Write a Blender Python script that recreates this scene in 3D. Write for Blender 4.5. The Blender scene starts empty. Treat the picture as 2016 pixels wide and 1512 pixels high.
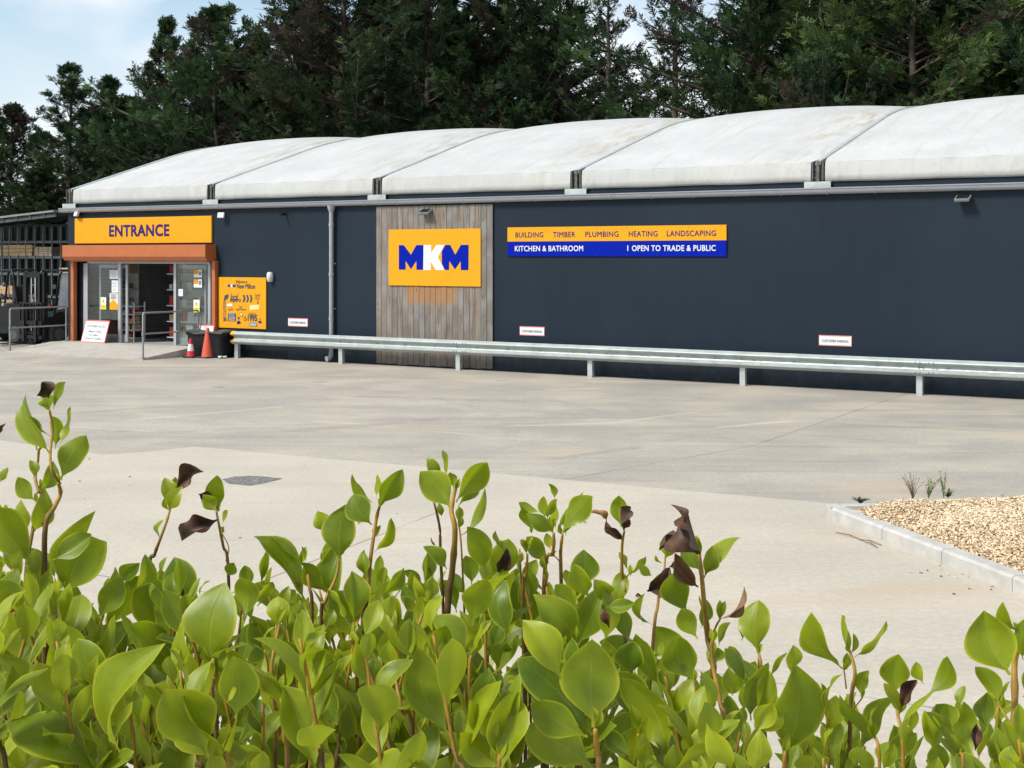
import bpy, bmesh, math, random
import numpy as np
from mathutils import Vector, Matrix
R = math.radians
random.seed(7)
rng = np.random.default_rng(11)
scene = bpy.context.scene
COL = scene.collection

# ---------------------------------------------------------------- camera
W_PX, H_PX, F_PX = 2016, 1512, 2795.0       # photo size and focal length in photo pixels
CAM_H, HOR = 2.5, 502.0                     # eye height, horizon row
cam = bpy.data.cameras.new('camera')
cam.sensor_width = 36.0
cam.lens = F_PX / W_PX * 36.0
cam.shift_y = -(H_PX / 2 - HOR) / W_PX
cam.clip_start, cam.clip_end = 0.05, 2000
cam_ob = bpy.data.objects.new('camera', cam)
COL.objects.link(cam_ob)
cam_ob.location = (0, 0, CAM_H)
cam_ob.rotation_euler = (R(90), 0, 0)
scene.camera = cam_ob

# ---------------------------------------------------------------- sky and sun
SUN_DIR = Vector((-0.86, -0.42, 1.05)).normalized()
SUN_EL = math.asin(SUN_DIR.z)
SUN_AZ = math.atan2(SUN_DIR.x, SUN_DIR.y)
world = bpy.data.worlds.new('World')
scene.world = world
world.use_nodes = True
nt = world.node_tree
nt.nodes.clear()
n_out = nt.nodes.new('ShaderNodeOutputWorld')
n_bg = nt.nodes.new('ShaderNodeBackground')
n_sky = nt.nodes.new('ShaderNodeTexSky')
n_sky.sky_type = 'NISHITA'
n_sky.sun_disc = False
n_sky.sun_elevation = SUN_EL
n_sky.sun_rotation = SUN_AZ
n_sky.air_density = 1.0
n_sky.dust_density = 0.5
n_tc = nt.nodes.new('ShaderNodeTexCoord')
n_map = nt.nodes.new('ShaderNodeMapping')
n_map.inputs['Location'].default_value = (0.35, 0.1, 0.0)
n_map.inputs['Scale'].default_value = (1.0, 1.0, 2.1)
n_noise = nt.nodes.new('ShaderNodeTexNoise')
n_noise.inputs['Scale'].default_value = 5.2
n_noise.inputs['Detail'].default_value = 9
n_noise.inputs['Roughness'].default_value = 0.52
n_noise.inputs['Distortion'].default_value = 0.35
n_ramp = nt.nodes.new('ShaderNodeValToRGB')
n_ramp.color_ramp.elements[0].position = 0.40
n_ramp.color_ramp.elements[1].position = 0.585
n_noise2 = nt.nodes.new('ShaderNodeTexNoise')
n_noise2.inputs['Scale'].default_value = 3.1
n_noise2.inputs['Detail'].default_value = 5
n_cr2 = nt.nodes.new('ShaderNodeValToRGB')
n_cr2.color_ramp.elements[0].position = 0.35
n_cr2.color_ramp.elements[0].color = (3.3, 4.0, 4.8, 1)
n_cr2.color_ramp.elements[1].position = 0.585
n_cr2.color_ramp.elements[1].color = (5.9, 6.2, 6.4, 1)
n_mix = nt.nodes.new('ShaderNodeMixRGB')
n_bri = nt.nodes.new('ShaderNodeMixRGB')
n_bri.blend_type = 'MULTIPLY'
n_bri.inputs[0].default_value = 1.0
n_bri.inputs[2].default_value = (1.08, 1.02, .95, 1)
nt.links.new(n_tc.outputs['Generated'], n_map.inputs[0])
nt.links.new(n_map.outputs[0], n_noise.inputs['Vector'])
nt.links.new(n_map.outputs[0], n_noise2.inputs['Vector'])
nt.links.new(n_noise.outputs['Fac'], n_ramp.inputs[0])
nt.links.new(n_noise2.outputs['Fac'], n_cr2.inputs[0])
n_sx = nt.nodes.new('ShaderNodeSeparateXYZ')
n_hz = nt.nodes.new('ShaderNodeMapRange')
n_hz.interpolation_type = 'SMOOTHSTEP'
n_hz.inputs[1].default_value = 0.19; n_hz.inputs[2].default_value = 0.05
n_hz.inputs[3].default_value = 0.0; n_hz.inputs[4].default_value = 0.9
n_max = nt.nodes.new('ShaderNodeMath'); n_max.operation = 'MAXIMUM'
nt.links.new(n_tc.outputs['Generated'], n_sx.inputs[0])
nt.links.new(n_sx.outputs[2], n_hz.inputs[0])
nt.links.new(n_hz.outputs[0], n_max.inputs[0])
nt.links.new(n_ramp.outputs[0], n_max.inputs[1])
nt.links.new(n_max.outputs[0], n_mix.inputs[0])
nt.links.new(n_sky.outputs[0], n_bri.inputs[1])
nt.links.new(n_bri.outputs[0], n_mix.inputs[1])
nt.links.new(n_cr2.outputs[0], n_mix.inputs[2])
nt.links.new(n_mix.outputs[0], n_bg.inputs[0])
n_bg.inputs[1].default_value = 0.1
nt.links.new(n_bg.outputs[0], n_out.inputs[0])

sl = bpy.data.lights.new('sun', 'SUN')
sl.energy = 2.75
sl.angle = R(14)
sl.color = (1.0, 0.955, 0.87)
sun = bpy.data.objects.new('sun', sl)
COL.objects.link(sun)
sun.location = SUN_DIR * 60
sun.rotation_euler = (-SUN_DIR).to_track_quat('-Z', 'Y').to_euler()

vs = scene.view_settings
vs.view_transform = 'Standard'
vs.look = 'None'
vs.gamma = 1.0
vs.exposure = 0.80

# ---------------------------------------------------------------- pixel <-> place helpers
def ray(px, py, d):
    return Vector(((px - 1008) / F_PX * d, d, CAM_H + (HOR - py) / F_PX * d))

def ground(px, py, z=0.0):
    return ray(px, py, F_PX * (CAM_H - z) / (py - HOR))

P0 = ray(140, 502 + .0537 * (140 + 3269), CAM_H * F_PX / (.0537 * (140 + 3269)))
_pa = ray(1612, 502, CAM_H * F_PX / (.0537 * (1612 + 3269)))
P0.z = 0
_dv = Vector((_pa.x - P0.x, _pa.y - P0.y, 0))
BAY = _dv.length / 4
EU = _dv.normalized()                 # along the front wall, to the right
EB = Vector((-EU.y, EU.x, 0))         # away from the yard
ROT = math.atan2(EU.y, EU.x)

def L(u, y, w=0.0):
    return P0 + EU * u + EB * y + Vector((0, 0, w))

def wp(px, py, y=0.0):
    """photo pixel -> (u, w) on the plane parallel to the front wall at local depth y"""
    rx = (px - 1008) / F_PX
    o = P0 + EB * y
    # (o.x + u*EU.x) = rx * (o.y + u*EU.y)
    u = (rx * o.y - o.x) / (EU.x - rx * EU.y)
    d = o.y + u * EU.y
    return u, CAM_H + (HOR - py) / F_PX * d

# ---------------------------------------------------------------- tags
def tag(o, label=None, cat=None, group=None, kind=None):
    if label: o['label'] = label
    if cat: o['category'] = cat
    if group: o['group'] = group
    if kind: o['kind'] = kind
    return o

def thing(name, label, cat, loc=(0, 0, 0), rz=0.0, group=None):
    o = bpy.data.objects.new(name, None)
    o.empty_display_size = 0.2
    COL.objects.link(o)
    o.location = loc
    o.rotation_euler = (0, 0, rz)
    return tag(o, label, cat, group)

def wall_thing(name, label, cat, u, y, w, group=None):
    return thing(name, label, cat, L(u, y, w), ROT, group)

# ---------------------------------------------------------------- mesh builder
class MB:
    def __init__(self):
        self.v, self.f, self.m, self.uv, self.tint = [], [], [], {}, {}
    def add(self, verts, faces, mi=0, uvs=None, tint=None):
        b = len(self.v)
        self.v.extend([tuple(p) for p in verts])
        for k, fc in enumerate(faces):
            if uvs is not None:
                self.uv[len(self.f)] = [uvs[i] for i in fc]
            if tint is not None:
                self.tint[len(self.f)] = tint
            self.f.append([i + b for i in fc])
            self.m.append(mi)
        return self
    def box(self, c, s, mi=0, rot=None, bev=0.0, tint=None):
        bm = bmesh.new()
        bmesh.ops.create_cube(bm, size=1)
        for v in bm.verts:
            v.co = Vector((v.co.x * s[0], v.co.y * s[1], v.co.z * s[2]))
        if bev > 0:
            bmesh.ops.bevel(bm, geom=bm.edges[:], offset=bev, segments=2, affect='EDGES', profile=.6)
        M = Matrix.Translation(Vector(c))
        if rot is not None:
            M = M @ rot.to_4x4()
        bm.verts.index_update()
        vs_ = [M @ v.co for v in bm.verts]
        fs = [[v.index for v in f.verts] for f in bm.faces]
        bm.free()
        return self.add(vs_, fs, mi, tint=tint)
    def span(self, x0, x1, y0, y1, z0, z1, mi=0, bev=0.0, tint=None):
        return self.box(((x0 + x1) / 2, (y0 + y1) / 2, (z0 + z1) / 2), (abs(x1 - x0), abs(y1 - y0), abs(z1 - z0)), mi, None, bev, tint)
    def bar(self, a, b, sx, sy, mi=0, bev=0.0):
        a, b = Vector(a), Vector(b)
        d = b - a
        q = d.to_track_quat('Z', 'Y').to_matrix()
        return self.box((a + b) / 2, (sx, sy, d.length), mi, q, bev)
    def tube(self, pts, r, n=10, mi=0, cap=True):
        pts = [Vector(p) for p in pts]
        rs = r if isinstance(r, (list, tuple)) else [r] * len(pts)
        vs_, fs = [], []
        up = None
        for i, p in enumerate(pts):
            if i == 0: t = pts[1] - pts[0]
            elif i == len(pts) - 1: t = pts[-1] - pts[-2]
            else: t = (pts[i + 1] - pts[i]).normalized() + (pts[i] - pts[i - 1]).normalized()
            t.normalize()
            if up is None:
                up = Vector((0, 0, 1)) if abs(t.z) < .9 else Vector((1, 0, 0))
            a = t.cross(up).normalized()
            b = a.cross(t).normalized()
            up = b
            for k in range(n):
                an = 2 * math.pi * k / n
                vs_.append(p + (a * math.cos(an) + b * math.sin(an)) * rs[i])
        for i in range(len(pts) - 1):
            for k in range(n):
                k2 = (k + 1) % n
                fs.append([i * n + k, i * n + k2, (i + 1) * n + k2, (i + 1) * n + k])
        if cap:
            fs.append([k for k in range(n)][::-1])
            fs.append([(len(pts) - 1) * n + k for k in range(n)])
        return self.add(vs_, fs, mi)
    def lathe(self, prof, c=(0, 0, 0), n=24, mi=0, axis='z', rot=None):
        vs_, fs = [], []
        M = rot if rot is not None else Matrix.Identity(3)
        for r_, z in prof:
            for k in range(n):
                an = 2 * math.pi * k / n
                vs_.append(Vector(c) + M @ Vector((r_ * math.cos(an), r_ * math.sin(an), z)))
        for i in range(len(prof) - 1):
            for k in range(n):
                k2 = (k + 1) % n
                fs.append([i * n + k, i * n + k2, (i + 1) * n + k2, (i + 1) * n + k])
        fs.append([k for k in range(n)][::-1])
        fs.append([(len(prof) - 1) * n + k for k in range(n)])
        return self.add(vs_, fs, mi)
    def extrude(self, poly, a, b, mi=0):
        """poly: list of (p,q); a,b: functions giving the 3-D point of (p,q) at each end"""
        n = len(poly)
        vs_ = [a(p, q) for p, q in poly] + [b(p, q) for p, q in poly]
        fs = [[i, (i + 1) % n, n + (i + 1) % n, n + i] for i in range(n)]
        fs += [list(range(n))[::-1], list(range(n, 2 * n))]
        return self.add(vs_, fs, mi)
    def flat(self, poly, y, mi=0):
        """flat concave polygon in x,z at depth y facing -y"""
        bm = bmesh.new()
        bv = [bm.verts.new((p, y, q)) for p, q in poly]
        f = bm.faces.new(bv)
        f.normal_update()
        if f.normal.y > 0:
            f.normal_flip()
        bmesh.ops.triangulate(bm, faces=[f])
        bm.verts.index_update()
        vs_ = [v.co.copy() for v in bm.verts]
        fs = [[v.index for v in g.verts] for g in bm.faces]
        bm.free()
        return self.add(vs_, fs, mi)
    def text(self, body, x, z, w=None, h=None, y=-.004, mi=1, bold=0.0, shear=0.0, rot=0.0, spacing=1.0):
        vs_, fs = text_geo(body, 0.0, shear, spacing)
        xs = [p[0] for p in vs_]; ys = [p[1] for p in vs_]
        x0, x1, y0, y1 = min(xs), max(xs), min(ys), max(ys)
        sx = w / (x1 - x0) if w else None
        sz = h / (y1 - y0) if h else None
        if sx is None: sx = sz
        if sz is None: sz = sx
        ca, sa = math.cos(rot), math.sin(rot)
        shifts = [(0, 0)] if bold <= 0 else [(-bold, -bold), (bold, -bold), (bold, bold), (-bold, bold)]
        for k, (ox, oz) in enumerate(shifts):      # a heavier weight: strokes laid over one another
            out = []
            for p in vs_:
                a = (p[0] - (x0 + x1) / 2 + ox) * sx
                b = (p[1] - (y0 + y1) / 2 + oz) * sz
                out.append((x + a * ca - b * sa, y - .0003 * k, z + a * sa + b * ca))
            self.add(out, fs, mi)
        return self
    def build(self, name, mats, parent=None, loc=None, rz=None, smooth=False, auto=None):
        me = bpy.data.meshes.new(name)
        me.from_pydata(self.v, [], self.f)
        if not isinstance(mats, (list, tuple)): mats = [mats]
        for m_ in mats: me.materials.append(m_)
        me.polygons.foreach_set('material_index', self.m)
        if self.uv:
            uvl = me.uv_layers.new(name='UVMap')
            for p in me.polygons:
                u_ = self.uv.get(p.index)
                if u_:
                    for k, li in enumerate(p.loop_indices):
                        uvl.data[li].uv = u_[k]
        if self.tint:
            at = me.attributes.new('tint', 'FLOAT', 'FACE')
            at.data.foreach_set('value', [self.tint.get(i, .5) for i in range(len(self.f))])
        if smooth:
            me.polygons.foreach_set('use_smooth', [True] * len(me.polygons))
            if auto:
                try: me.set_sharp_from_angle(angle=R(auto))
                except Exception: pass
        me.update()
        o = bpy.data.objects.new(name, me)
        COL.objects.link(o)
        if parent is not None: o.parent = parent
        if loc is not None: o.location = loc
        if rz is not None: o.rotation_euler = (0, 0, rz)
        return o

_tc = {}
def text_geo(body, bold=0.0, shear=0.0, spacing=1.0):
    key = (body, bold, shear, spacing)
    if key in _tc: return _tc[key]
    cu = bpy.data.curves.new('txt', 'FONT')
    cu.body = body
    cu.size = 1.0
    cu.offset = bold
    cu.shear = shear
    cu.space_character = spacing
    cu.resolution_u = 3
    ob = bpy.data.objects.new('txt', cu)
    COL.objects.link(ob)
    dg = bpy.context.evaluated_depsgraph_get()
    dg.update()
    me = bpy.data.meshes.new_from_object(ob.evaluated_get(dg))
    vs_ = [tuple(v.co) for v in me.vertices]
    fs = [list(p.vertices) for p in me.polygons]
    bpy.data.objects.remove(ob)
    bpy.data.curves.remove(cu)
    bpy.data.meshes.remove(me)
    _tc[key] = (vs_, fs)
    return _tc[key]

def np_mesh(name, V, F, mats, tint=None, uv=None, smooth=False, parent=None, loc=None):
    """V (n,3), F (m,3 or 4) int; tint per face; uv per vertex"""
    me = bpy.data.meshes.new(name)
    k = F.shape[1]
    me.vertices.add(len(V)); me.vertices.foreach_set('co', V.astype(np.float32).ravel())
    me.loops.add(F.size); me.loops.foreach_set('vertex_index', F.astype(np.int32).ravel())
    me.polygons.add(len(F))
    me.polygons.foreach_set('loop_start', np.arange(0, F.size, k, dtype=np.int32))
    me.polygons.foreach_set('loop_total', np.full(len(F), k, dtype=np.int32))
    if not isinstance(mats, (list, tuple)): mats = [mats]
    for m_ in mats: me.materials.append(m_)
    if tint is not None:
        at = me.attributes.new('tint', 'FLOAT', 'FACE')
        at.data.foreach_set('value', np.asarray(tint, dtype=np.float32))
    if uv is not None:
        ul = me.uv_layers.new(name='UVMap')
        ul.data.foreach_set('uv', uv[F.ravel()].astype(np.float32).ravel())
    if smooth:
        me.polygons.foreach_set('use_smooth', np.ones(len(F), dtype=bool))
    me.update(calc_edges=True)
    me.validate()
    o = bpy.data.objects.new(name, me)
    COL.objects.link(o)
    if parent is not None: o.parent = parent
    if loc is not None: o.location = loc
    return o

# ---------------------------------------------------------------- node helpers
class NB:
    def __init__(self, name):
        self.mat = bpy.data.materials.new(name)
        self.mat.use_nodes = True
        self.nt = self.mat.node_tree
        self.nt.nodes.clear()
        self.out = self.n('ShaderNodeOutputMaterial')
    def n(self, t, **kw):
        nd = self.nt.nodes.new(t)
        for k, v in kw.items(): setattr(nd, k, v)
        return nd
    def set(self, sock, v):
        if isinstance(v, bpy.types.NodeSocket): self.nt.links.new(v, sock)
        elif isinstance(v, (tuple, list)) and sock.type == 'RGBA' and len(v) == 3: sock.default_value = (*v, 1)
        else: sock.default_value = v
    def math(self, op, a, b=0.0, c=0.0, clamp=False):
        nd = self.n('ShaderNodeMath', operation=op, use_clamp=clamp)
        self.set(nd.inputs[0], a); self.set(nd.inputs[1], b)
        if op in ('MULTIPLY_ADD', 'SMOOTH_MIN', 'COMPARE'): self.set(nd.inputs[2], c)
        return nd.outputs[0]
    def coord(self, which='Object'):
        return self.n('ShaderNodeTexCoord').outputs[which]
    def mapping(self, vec, loc=(0, 0, 0), rot=(0, 0, 0), scale=(1, 1, 1)):
        nd = self.n('ShaderNodeMapping')
        self.set(nd.inputs[0], vec)
        nd.inputs['Location'].default_value = loc
        nd.inputs['Rotation'].default_value = rot
        nd.inputs['Scale'].default_value = scale
        return nd.outputs[0]
    def noise(self, vec, scale, detail=4, rough=.55, dist=0.0):
        nd = self.n('ShaderNodeTexNoise')
        self.set(nd.inputs['Vector'], vec)
        nd.inputs['Scale'].default_value = scale
        nd.inputs['Detail'].default_value = detail
        nd.inputs['Roughness'].default_value = rough
        nd.inputs['Distortion'].default_value = dist
        return nd.outputs['Fac']
    def range(self, v, a, b, c=0.0, d=1.0, smooth=True):
        nd = self.n('ShaderNodeMapRange')
        nd.interpolation_type = 'SMOOTHSTEP' if smooth else 'LINEAR'
        self.set(nd.inputs[0], v)
        for i, x in enumerate((a, b, c, d)): nd.inputs[i + 1].default_value = x
        return nd.outputs[0]
    def mix(self, fac, a, b, mode='MIX'):
        nd = self.n('ShaderNodeMixRGB', blend_type=mode)
        self.set(nd.inputs[0], fac); self.set(nd.inputs[1], a); self.set(nd.inputs[2], b)
        return nd.outputs[0]
    def sep(self, v):
        nd = self.n('ShaderNodeSeparateXYZ')
        self.set(nd.inputs[0], v)
        return nd.outputs
    def attr(self, name):
        return self.n('ShaderNodeAttribute', attribute_name=name).outputs['Fac']
    def bump(self, h, strength=.3, dist=.01):
        nd = self.n('ShaderNodeBump')
        nd.inputs['Strength'].default_value = strength
        nd.inputs['Distance'].default_value = dist
        self.set(nd.inputs['Height'], h)
        return nd.outputs[0]
    def pbr(self, color, rough=.6, metal=0.0, normal=None, spec=.5, **kw):
        nd = self.n('ShaderNodeBsdfPrincipled')
        self.set(nd.inputs['Base Color'], color)
        self.set(nd.inputs['Roughness'], rough)
        self.set(nd.inputs['Metallic'], metal)
        nd.inputs['Specular IOR Level'].default_value = spec
        if normal is not None: self.set(nd.inputs['Normal'], normal)
        for k, v in kw.items(): self.set(nd.inputs[k.replace('_', ' ')], v)
        return nd.outputs[0]
    def done(self, sh):
        self.nt.links.new(sh, self.out.inputs[0])
        return self.mat

def simple(name, col, rough=.6, metal=0.0, var=.15, scale=6.0, bump=.0, dirt=None, dirt_amt=.0, spec=.5, dscale=3.0):
    b = NB(name)
    co = b.coord()
    nz = b.noise(co, scale, 5, .6)
    lo = tuple(c * (1 - var) for c in col); hi = tuple(min(1, c * (1 + var)) for c in col)
    c = b.mix(b.range(nz, .3, .7), lo, hi)
    if dirt:
        d = b.range(b.noise(co, dscale, 7, .68, .4), .48, .72)
        c = b.mix(b.math('MULTIPLY', d, dirt_amt), c, dirt)
    rg = b.range(b.noise(co, scale * 2.3, 4), .3, .7, max(0, rough - .08), min(1, rough + .08))
    nm = b.bump(b.noise(co, scale * 8, 6, .6), .4, bump) if bump > 0 else None
    return b.done(b.pbr(c, rg, metal, nm, spec))

def lin(r, g, b):
    f = lambda c: (c / 255 / 12.92) if c / 255 <= .04045 else ((c / 255 + .055) / 1.055) ** 2.4
    return (f(r), f(g), f(b))
# ---------------------------------------------------------------- materials
M = {}
M['galv'] = simple('galvanised_steel', (.50, .54, .53), .42, .55, .12, 5, 0, (.33, .33, .31), .5)
M['rail'] = simple('painted_tube', (.25, .265, .27), .45, .3, .15, 12, 0, (.2, .15, .1), .35)
M['barrier'] = simple('barrier_zinc', (.375, .42, .413), .5, .35, .10, 2.2, 0, (.30, .31, .29), .55, dscale=5)
M['gutter'] = simple('grey_upvc', (.30, .315, .34), .4, 0, .06, 3, 0, (.22, .22, .22), .5)
M['orange_yellow'] = simple('sign_yellow', (.70, .315, .008), .5, 0, .03, 3, 0, (.58, .29, .02), .25, dscale=2, spec=.2)
M['letter_blue'] = simple('sign_navy', (.030, .018, .12), .5, 0, .05, spec=.15)
M['logo_blue'] = simple('sign_blue', (.001, .012, .30), .6, 0, .04, spec=.06)
M['sign_white'] = simple('sign_white', (.68, .69, .71), .45, 0, .02)
M['sign_cream'] = simple('sign_cream', (.90, .62, .25), .5, 0, .05)
M['sign_red'] = simple('sign_red', (.62, .10, .09), .5, 0, .05)
M['ink'] = simple('dark_ink', (.03, .05, .075), .5, 0, .05)
M['ink_brown'] = simple('brown_ink', (.26, .10, .02), .5, 0, .05)
M['shutter'] = simple('shutter_terracotta', (.41, .118, .034), .42, 0, .05, 4, 0, (.30, .10, .04), .35)
M['alu'] = simple('grey_aluminium', (.40, .42, .44), .4, .35, .05)
M['dark'] = simple('dark_plastic', (.008, .009, .012), .55, 0, .2, 8, 0, (.03, .03, .03), .3, spec=.25)
M['rubber'] = simple('rubber', (.022, .022, .024), .75, 0, .2, 14, .001, (.07, .065, .06), .5)
M['black_paint'] = simple('black_paint', (.007, .008, .010), .45, 0, .2, 6, 0, (.03, .028, .025), .35, spec=.3)
M['red_paint'] = simple('red_paint', (.34, .035, .022), .4, 0, .1, 6, 0, (.12, .04, .03), .4)
M['yellow_paint'] = simple('old_yellow_paint', (.70, .36, .05), .6, 0, .15, 20, 0, (.4, .3, .2), .6)
M['cone_red'] = simple('cone_faded', (.58, .088, .042), .62, 0, .08, 6, 0, (.45, .13, .09), .5)
M['cone_bright'] = simple('cone_bright', (.62, .022, .025), .5, 0, .08)
M['cone_white'] = simple('cone_sleeve', (.72, .73, .76), .5, 0, .05, 6, 0, (.5, .48, .45), .4)
M['lamp_white'] = simple('lamp_housing', (.62, .62, .58), .45, 0, .08, 9, 0, (.35, .33, .28), .5)
M['lamp_grey'] = simple('lamp_housing_grey', (.20, .21, .21), .45, 0, .1)
M['timber_pack'] = simple('fresh_timber', (.36, .25, .115), .7, 0, .18, 9, .001)
M['timber_pale'] = simple('pale_boards', (.36, .285, .185), .7, 0, .15, 14)
M['rack_grey'] = simple('rack_steel', (.066, .078, .083), .6, 0, .25, 3)
M['rack_light'] = simple('rack_edge', (.17, .185, .185), .5, .2, .2, 7)
M['room'] = simple('room_wall', (.20, .205, .21), .8, 0, .1)
M['room_floor'] = simple('room_floor', (.30, .29, .27), .6, 0, .1)
M['slat'] = simple('reflected_slats', (.34, .345, .34), .6, 0, .1)
M['shelf_white'] = simple('shelf_white', (.55, .55, .54), .5, 0, .06)
M['paper'] = simple('paper', (.74, .78, .82), .6, 0, .03)
M['hazard'] = simple('hazard_yellow', (.78, .70, .04), .5, 0, .04)
M['cardboard'] = simple('cardboard', (.40, .27, .15), .8, 0, .1)
M['tail_lamp'] = simple('red_lens', (.5, .02, .02), .2, 0, .05)

def glass_mat(name, tint=(.86, .90, .90), refl=1.0):
    b = NB(name)
    fr = b.n('ShaderNodeLayerWeight'); fr.inputs[0].default_value = .5
    tr = b.n('ShaderNodeBsdfTransparent'); tr.inputs[0].default_value = (*tint, 1)
    gl = b.n('ShaderNodeBsdfGlossy'); gl.inputs['Roughness'].default_value = .02
    mx = b.n('ShaderNodeMixShader')
    b.set(mx.inputs[0], b.math('ADD', b.math('MULTIPLY', b.math('POWER', fr.outputs[1], 3.5), .75), .05 * refl, clamp=True))
    b.nt.links.new(tr.outputs[0], mx.inputs[1]); b.nt.links.new(gl.outputs[0], mx.inputs[2])
    return b.done(mx.outputs[0])
M['glass'] = glass_mat('door_glass')
M['sky_sheen'] = simple('sky_sheen', (.72, .76, .80), .25, 0, .2, 2.2)  # pale colour stands in for sky reflected in the forklift window
M['cab_glass'] = glass_mat('cab_glass', (.30, .33, .35), 2.2)

def cladding():
    b = NB('anthracite_cladding')
    co = b.coord()
    x = b.sep(co)
    rib = b.math('ABSOLUTE', b.math('SUBTRACT', b.math('FRACT', b.math('MULTIPLY', x[0], 1 / .10)), .5))
    ribh = b.range(rib, .30, .42)
    st = b.noise(b.mapping(co, scale=(3.5, 1, .25)), 1.6, 6, .6)
    big = b.noise(co, .35, 3)
    c = b.mix(b.range(st, .2, .9, .25, .75), (.0060, .0138, .0245), (.0098, .0192, .0312))
    c = b.mix(b.range(big, .35, .7, 0, .5), c, (.0135, .024, .0375))
    low = b.math('MULTIPLY', b.range(x[2], .55, .0), b.range(b.noise(co, 5, 6, .7), .4, .7))
    c = b.mix(b.math('MULTIPLY', low, .35), c, (.055, .055, .05))
    seam = b.math('ABSOLUTE', b.math('SUBTRACT', b.math('FRACT', b.math('MULTIPLY', x[0], 1 / 1.0)), .5))
    c = b.mix(b.range(seam, .492, .497, 0, .35), c, (.012, .018, .024))
    return b.done(b.pbr(c, .55, 0, b.bump(ribh, .22, .005), .22))
M['clad'] = cladding()

def membrane():
    b = NB('roof_membrane')
    uv = b.n('ShaderNodeUVMap').outputs[0]
    s = b.sep(uv)     # x: across the bay 0..1, y: metres up the slope
    co = b.coord()
    n1 = b.noise(co, .8, 6, .62)
    n2 = b.noise(b.mapping(co, scale=(1, .35, .35)), 3.2, 8, .68, .5)
    c = b.mix(b.range(n1, .3, .7), (.455, .462, .455), (.525, .53, .52))
    right = b.range(s[0], .60, 1.0)
    left = b.range(s[0], .16, .0)
    edge = b.math('MAXIMUM', right, b.math('MULTIPLY', left, .55))
    dirt = b.math('MULTIPLY', edge, b.range(n2, .42, .70))
    hi = b.range(s[1], .2, 2.4, .55, 1.0)
    c = b.mix(b.math('MULTIPLY', b.math('MULTIPLY', dirt, hi), .95), c, (.36, .305, .215))
    band = b.math('MULTIPLY', b.range(s[1], -.24, -.36), b.range(b.noise(co, 6, 5, .7), .3, .7))
    c = b.mix(b.math('MULTIPLY', band, .38), c, (.40, .375, .30))
    seam = b.math('ABSOLUTE', b.math('SUBTRACT', b.math('FRACT', b.math('MULTIPLY', s[0], 3.0)), .5))
    c = b.mix(b.range(seam, .488, .496, 0, .22), c, (.48, .47, .44))
    run = b.noise(b.mapping(uv, scale=(26, .5, 1)), 1.0, 5, .6)
    c = b.mix(b.range(run, .52, .72, 0, .5), c, (.385, .37, .325))
    pt = b.noise(co, 2.6, 8, .7, .6)
    c = b.mix(b.range(pt, .55, .75, 0, .26), c, (.37, .35, .30))
    wr = b.noise(b.mapping(uv, scale=(7, .7, 1), rot=(0, 0, .5)), 1.4, 4, .5, 1.2)
    sh = b.pbr(c, .5, 0, b.bump(wr, .42, .07), .35)
    tl = b.n('ShaderNodeBsdfTranslucent'); tl.inputs[0].default_value = (.7, .7, .66, 1)
    mx = b.n('ShaderNodeMixShader'); mx.inputs[0].default_value = .06
    b.nt.links.new(sh, mx.inputs[1]); b.nt.links.new(tl.outputs[0], mx.inputs[2])
    return b.done(mx.outputs[0])
M['membrane'] = membrane()

def planks():
    b = NB('weathered_planks')
    co = b.coord()
    t = b.attr('tint')
    x = b.sep(co)
    off = b.n('ShaderNodeCombineXYZ'); b.set(off.inputs[2], b.math('MULTIPLY', t, 37.0))
    va = b.n('ShaderNodeVectorMath', operation='ADD'); b.set(va.inputs[0], co); b.set(va.inputs[1], off.outputs[0])
    g = b.noise(b.mapping(va.outputs[0], scale=(9, 9, .5)), 3.0, 7, .62, .6)
    c = b.mix(b.range(g, .25, .75), (.085, .064, .048), (.285, .240, .195))
    c = b.mix(b.range(t, .45, 1, 0, .5), c, (.205, .165, .13))
    c = b.mix(b.range(t, .5, 0, 0, .7), c, (.145, .135, .125))
    gr = b.noise(va.outputs[0], 1.4, 4)
    c = b.mix(b.range(gr, .42, .66, 0, .65), c, (.25, .245, .24))
    # sheltered board that was covered by an older sign keeps its fresh colour
    DX0, DZ0 = wp(803, 566); DX1, DZ1 = wp(900, 600)
    m = b.math('MULTIPLY', b.range(x[0], DX0 - .06, DX0 + .06), b.range(x[0], DX1 + .06, DX1 - .06))
    ragged = b.math('ADD', x[2], b.math('MULTIPLY', b.math('SUBTRACT', b.noise(va.outputs[0], 6, 4), .5), .22))
    m = b.math('MULTIPLY', b.math('MULTIPLY', m, b.range(x[2], DZ0 + .5, DZ0 + .3)), b.range(ragged, DZ1 - .06, DZ1 + .10))
    c = b.mix(b.math('MULTIPLY', m, .72), c, (.34, .165, .055))
    mid = b.math('MULTIPLY', b.math('MULTIPLY', b.range(x[0], DX0 - .05, DX0 + .05), b.range(x[0], DX1 + .05, DX1 - .05)), b.range(ragged, DZ1 + .02, DZ1 - .25))
    c = b.mix(b.math('MULTIPLY', mid, b.range(ragged, 0.6, 2.0, 0, .35)), c, (.12, .098, .082))
    low_dark = b.math('MULTIPLY', b.range(ragged, .5, .0), .5)  # boards turn darker towards the bottom
    c = b.mix(low_dark, c, (.09, .075, .06))
    kn = b.n('ShaderNodeTexVoronoi'); b.set(kn.inputs['Vector'], b.mapping(va.outputs[0], scale=(5, 5, 1.3))); kn.inputs['Scale'].default_value = 1.3
    c = b.mix(b.range(kn.outputs[0], .09, .05, 0, .8), c, (.05, .032, .02))
    return b.done(b.pbr(c, .8, 0, b.bump(g, .5, .004), .3))
M['planks'] = planks()

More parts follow.
